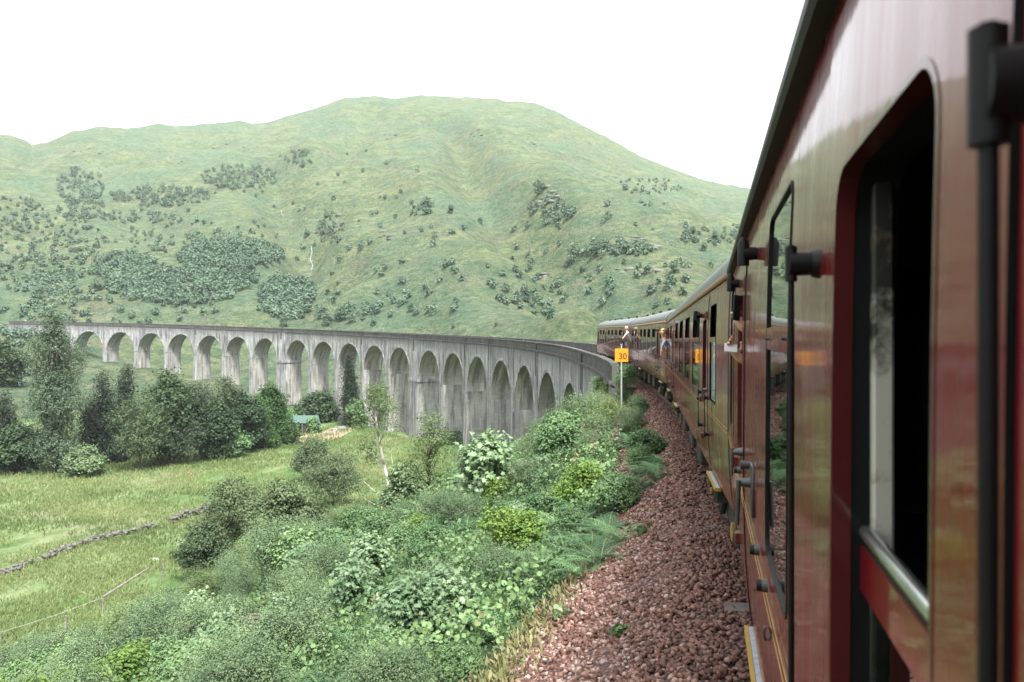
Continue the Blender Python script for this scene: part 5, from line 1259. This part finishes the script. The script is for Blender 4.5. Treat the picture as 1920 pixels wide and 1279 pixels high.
# crags, a thin stream in the gully, litter on the ballast
M['crag'] = plain('grey_purple_crag', (.115, .125, .105), .95, nscale=.15, var=.4)
def crags():
    rg = rgs(21); v, f = ico(); V = []; F = []; n = 0
    for cx_, cy_, a, b, m_ in ((330, 303, 45, 8, 40), (275, 345, 20, 6, 16), (640, 425, 40, 18, 46), (725, 437, 40, 12, 30), (1030, 372, 30, 22, 60), (1062, 400, 26, 12, 30), (1145, 328, 30, 8, 30), (1215, 350, 40, 10, 34), (1265, 380, 30, 8, 26), (1190, 455, 50, 16, 50), (1000, 268, 40, 12, 30), (900, 250, 40, 8, 20), (730, 255, 25, 6, 14), (1030, 515, 20, 6, 12), (1215, 505, 50, 10, 30), (160, 285, 30, 6, 14), (470, 275, 60, 10, 20), (120, 610, 90, 6, 24), (820, 330, 60, 20, 24)):
        for _ in range(int(m_ * .45)):
            h = hit(cx_ + rg.normal(0, .5) * a, cy_ + rg.normal(0, .5) * b, tmin=200)
            if not h: continue
            s_ = rg.uniform(.5, 2.2); V.append(v * (1 + rg.uniform(-.35, .3, (12, 1))) * np.array([1.6, 1.3, .6]) * s_ + np.array([h[0], h[1], h[2] - .35 * s_])); F.append(f + n); n += 12
    tag(link('crags', mesh_np('crags', np.concatenate(V), F), M['crag']), 'grey rock outcrops breaking through the grass high on the hill', 'crags', kind='stuff')
crags()
M['foam'] = plain('white_stream_water', (.2, .22, .21), .4, nscale=3)
for pxs, w_ in (([(583, 462), (585, 474), (581, 486), (586, 498), (584, 508)], .4), ([(527, 396), (529, 403), (533, 407)], .4)):
    mb = MB(); P_ = [hit(a_, b_, tmin=200) for a_, b_ in pxs]
    vs = []
    for p_ in P_: vs += [(p_[0] - w_ / 2, p_[1], p_[2] + .5), (p_[0] + w_ / 2, p_[1] + .2, p_[2] + .5)]
    mb.add(vs, [(2 * i, 2 * i + 1, 2 * i + 3, 2 * i + 2) for i in range(len(P_) - 1)]); tag(mb.build('stream', M['foam']), kind='structure')
for i, (a_, b_, c_, d_) in enumerate([(1068, 1120, 1130, 1085), (1085, 1225, 1078, 1278), (1020, 1262, 1060, 1215), (1150, 1150, 1185, 1130)]):
    p0, p1 = hit(a_, b_), hit(c_, d_); mb = MB(); mb.tube([(p0[0], p0[1], p0[2] + .05), ((p0[0] + p1[0]) / 2 + .02, (p0[1] + p1[1]) / 2, (p0[2] + p1[2]) / 2 + .09), (p1[0], p1[1], p1[2] + .05)], [.006, .005, .003], 5)
    tag(mb.build('twig', M['deadwood']), ['dead twig lying on the ballast below the ferns', 'dead stalk lying on the ballast at the bottom edge', 'dead stalk by the dry grass on the left edge of the ballast', 'short dead twig in the middle of the ballast'][i], 'twig')
for i, (a_, b_, sc_) in enumerate([(1055, 1160, .08), (1205, 1005, .11), (1165, 1190, .05)]):
    p0 = hit(a_, b_); rg = rgs(60 + i); n_ = 60; P_ = rg.normal(0, 1, (n_, 3)) * np.array([.8, .8, .3]) * sc_ + np.array([0, 0, .8 * sc_]); V_, F_, A_ = leaves(P_, rg.normal(size=(n_, 3)) + np.array([0, 0, 1]), .05 + sc_ * .2, 'round', rg.uniform(0, 1, n_), rg)
    o = link('seedling', mesh_np('seedling', V_, [F_], A_), M['hazel' if i else 'syc']); o.location = p0; tag(o, ['small blue-green seedling at the left edge of the ballast', 'yellowing low weed on the ballast just below the ferns', 'tiny yellow-green weed out on the ballast'][i], 'plant')
# ---- people leaning out of the train
M['skin'] = plain('skin', (.55, .30, .21), .55, nscale=30, var=.08); M['hairb'] = plain('blond_hair', (.42, .27, .12), .6, nscale=40); M['white'] = plain('white_cloth', (.42, .41, .40), .8, nscale=20, var=.05); M['darkcloth'] = plain('dark_cloth', (.02, .022, .03), .85); M['bluecloth'] = plain('pale_blue_cloth', (.35, .42, .52), .8)
def skinned(name, verts, edges, rad, mat, parent, sub=2, root=0):
    me = bpy.data.meshes.new(name); me.from_pydata(verts, edges, []); o = link(name, me, mat, parent)
    md = o.modifiers.new('skin', 'SKIN'); md.use_smooth_shade = True
    sv = me.skin_vertices[0].data
    for i, r_ in enumerate(rad): sv[i].radius = (r_, r_) if not hasattr(r_, '__len__') else r_; sv[i].use_root = (i == root)
    if sub: ss_ = o.modifiers.new('sub', 'SUBSURF'); ss_.levels = sub; ss_.render_levels = sub
    return o
def chain(V, E, Rr, start, pts, rads):
    p = start
    for q, r_ in zip(pts, rads): V.append(q); Rr.append(r_); E.append((p, len(V) - 1)); p = len(V) - 1
    return p
def hand_chain(V, E, Rr, wrist, d, n, s=1.0, curl=.5):
    """palm and five fingers grown from vertex index wrist; d forward, n the palm normal (fingers curl towards it)"""
    W0 = np.array(V[wrist]); d = np.array(d, float); d /= np.linalg.norm(d); n = np.array(n, float); n -= n.dot(d) * d; n /= np.linalg.norm(n); t = np.cross(d, n)
    palm = chain(V, E, Rr, wrist, [tuple(W0 + d * .045 * s)], [(.016 * s, .03 * s)])
    for j, (off, ln) in enumerate(((.03, .070), (.010, .078), (-.010, .073), (-.03, .058))):
        b = W0 + d * .088 * s + t * off * s; c = curl + .12 * j; p1 = b + (d * cos(c) + n * sin(c)) * ln * .45 * s; p2 = p1 + (d * cos(c * 2) + n * sin(c * 2)) * ln * .33 * s; p3 = p2 + (d * cos(c * 2.7) + n * sin(c * 2.7)) * ln * .25 * s
        chain(V, E, Rr, palm, [tuple(b), tuple(p1), tuple(p2), tuple(p3)], [.0095 * s, .0085 * s, .008 * s, .0065 * s])
    b = W0 + d * .03 * s + t * .034 * s + n * .008 * s; p1 = b + (d * .6 + t * .7 + n * .3) * .035 * s; p2 = p1 + (d * .8 + t * .15 + n * .5) * .03 * s
    chain(V, E, Rr, palm, [tuple(b), tuple(p1), tuple(p2)], [.0125 * s, .0105 * s, .008 * s])
def person(coach, y, lean, zsh, label, shirt, hair, arm, cap=False):
    """figure standing inside the door, upper body leaning out; coach-local: outwards is -x"""
    x0 = -w_of(2.4); p = empty('person', (0, 0, 0)); p.matrix_world = coach.matrix_world.copy() if False else p.matrix_world
    p.location = coach.location; p.rotation_euler = coach.rotation_euler; tag(p, label, 'person')
    sx = x0 - lean; V = [(x0 + .28, y, 2.02)]; E = []; Rr = [(.15, .12)]
    c = chain(V, E, Rr, 0, [(x0 + .16, y, 2.22), (sx + .10, y, zsh - .12), (sx + .03, y - .02, zsh)], [(.145, .11), (.15, .11), (.10, .09)])
    h_ = chain(V, E, Rr, c, [(sx - .01, y - .05, zsh + .09), (sx - .02, y - .07, zsh + .16), (sx - .03, y - .09, zsh + .25), (sx - .02, y - .08, zsh + .32)], [.05, .062, .092, .062])
    chain(V, E, Rr, 0, [(x0 + .32, y + .1, 1.75), (x0 + .34, y + .1, 1.2)], [.09, .06]); chain(V, E, Rr, 0, [(x0 + .32, y - .1, 1.75), (x0 + .34, y - .1, 1.2)], [.09, .06])
    for sgn, A in ((-1, arm[0]), (1, arm[1])):
        e = chain(V, E, Rr, c, [(sx + .05, y + sgn * .17, zsh - .05), A[0], A[1]], [.058, .043, .027]); dd = np.array(A[1]) - np.array(A[0]); hand_chain(V, E, Rr, e, dd, (.2, 0, -1), 1.0, .5)
    body = skinned('body', V, E, Rr, M['skin'], p)
    V2 = [(x0 + .24, y, 2.03)]; E2 = []; R2 = [(.165, .135)]; c2_ = chain(V2, E2, R2, 0, [(x0 + .15, y, 2.22), (sx + .10, y, zsh - .12), (sx + .04, y - .01, zsh + .005)], [(.16, .125), (.168, .125), (.115, .10)])
    for sgn, A in ((-1, arm[0]), (1, arm[1])):
        m_ = tuple(np.array(A[0]) * .6 + np.array(A[1]) * .4); chain(V2, E2, R2, c2_, [(sx + .05, y + sgn * .17, zsh - .05), A[0], m_], [.072, .055, .046])
    skinned('shirt', V2, E2, R2, shirt, p)
    H = np.array([sx - .02, y - .075, zsh + .255]); rg = rgs(int(abs(y) * 10)); mb = MB()
    me = bpy.data.meshes.new('hair'); bm = __import__('bmesh').new(); __import__('bmesh').ops.create_icosphere(bm, subdivisions=3, radius=.108)
    for v in list(bm.verts):
        if v.co.x < -.045 and v.co.z < .035 or v.co.z < -.075: bm.verts.remove(v)
    for v in bm.verts: v.co *= 1 + .06 * sin(v.co.y * 90 + v.co.z * 40)
    bm.to_mesh(me); bm.free(); o = link('cap' if cap else 'hair', me, hair, p); o.location = H + np.array([.014, .004, .012]); o.rotation_euler = (0, 0, .6)
    for sgn in (-1, 1):   # eyes
        mb = MB(); c_ = H + np.array([-.088, -.045 + sgn * .032, .0]); mb.tube([tuple(c_), tuple(c_ + np.array([-.006, -.003, 0]))], [.011, .008], 10); mb.build('eye', M['white'], p)
    mb = MB(); c_ = H + np.array([-.09, -.05, -.02]); mb.tube([tuple(c_ + np.array([0, 0, .03])), tuple(c_ + np.array([-.02, -.01, -.012])), tuple(c_ + np.array([-.002, 0, -.02]))], [.007, .013, .008], 8); mb.build('nose', M['skin'], p, True)
    return p
xo = -w_of(2.2)
person(TRAIN[2], 8.75, .26, 2.86, 'person in a white top leaning far out of the third coach, holding a dark bag', M['white'], M['white'], (((xo - .36, 8.55, 2.66), (xo - .46, 8.45, 2.55)), ((xo - .3, 9.0, 2.6), (xo - .42, 8.95, 2.5))), True)
mb = MB(); mb.bevel_box((-.15, -.10, -.16), (.17, .10, .12), .03); bg_ = empty('camera_bag', (0, 0, 0)); bg_.location = TRAIN[2].location; bg_.rotation_euler = TRAIN[2].rotation_euler; tag(bg_, 'dark bag held out below the person in white', 'bag')
o = mb.build('bag_body', M['darkcloth'], bg_); o.location = (xo - .42, 8.62, 2.42); mb = MB(); mb.tube([(xo - .5, 8.62, 2.52), (xo - .46, 8.6, 2.62), (xo - .38, 8.62, 2.62), (xo - .34, 8.62, 2.52)], .012, 6); mb.build('strap', M['darkcloth'], bg_)
person(TRAIN[1], 8.72, .10, 2.62, 'blond person looking out of the second coach by its far door', M['bluecloth'], M['hairb'], (((xo - .13, 8.5, 2.42), (xo - .17, 8.42, 2.28)), ((xo - .10, 8.95, 2.38), (xo - .16, 8.9, 2.2))))
# two hands with phones at the open window of the nearest coach
def hand_out(loc_, d, n, label, s=.9, back=(.25, .05, -.12)):
    p = empty('person', loc_); tag(p, label, 'person'); V = [(0.30, .06, back[2] - .18)]; E = []; Rr = [.042]
    e = chain(V, E, Rr, 0, [(.13, .03, back[2] * .6), tuple(-np.array(d) / np.linalg.norm(d) * .0)], [.036, .026]); hand_chain(V, E, Rr, e, d, n, s, .55)
    skinned('forearm_and_hand', V, E, Rr, M['skin'], p); V = [(0.31, .06, back[2] - .19)]; E = []; Rr = [.052]; chain(V, E, Rr, 0, [(.15, .035, back[2] * .66), (.09, .02, back[2] * .4)], [.048, .042]); skinned('sleeve', V, E, Rr, M['darkcloth'], p); return p
X1 = .19
hand_out((X1 - .01, 4.52, 2.50), (-.55, .1, .75), (.2, -1, .2), 'hand holding a white phone level outside the nearest open door window')
ph = MB(); ph.bevel_box((-.036, -.075, -.005), (.036, .075, .005), .003); o = ph.build('phone', M['white']); o.location = (X1 - .055, 4.47, 2.555); o.rotation_euler = (.3, .1, 0); tag(o, 'white phone gripped level outside the nearest open door window', 'phone')
hand_out((X1 + .005, 4.62, 2.68), (-.35, .1, .95), (.2, -1, .2), 'hand raising a dark phone upright in the nearest open door window')
ph = MB(); ph.bevel_box((-.036, -.005, -.075), (.036, .005, .075), .003); o = ph.build('phone', M['darkcloth']); o.location = (X1 - .02, 4.57, 2.79); o.rotation_euler = (.05, .05, 1.0); tag(o, 'dark phone held upright in the nearest open door window', 'phone')

# ------------------------------------------------------------------ haze: the damp air between here and the hill
mb = MB(); mb.box((-2750, -2750, -120), (2750, 2750, 640))
m = bpy.data.materials.new('pale_haze'); m.use_nodes = True; ns = m.node_tree.nodes; ns.clear()
vo = ns.new('ShaderNodeVolumePrincipled'); vo.inputs['Color'].default_value = (.86, .93, 1, 1); vo.inputs['Density'].default_value = .00010; vo.inputs['Anisotropy'].default_value = 0
ou = ns.new('ShaderNodeOutputMaterial'); m.node_tree.links.new(vo.outputs[0], ou.inputs['Volume'])
tag(mb.build('haze', m), 'thin pale haze filling the valley air', 'haze', kind='stuff')
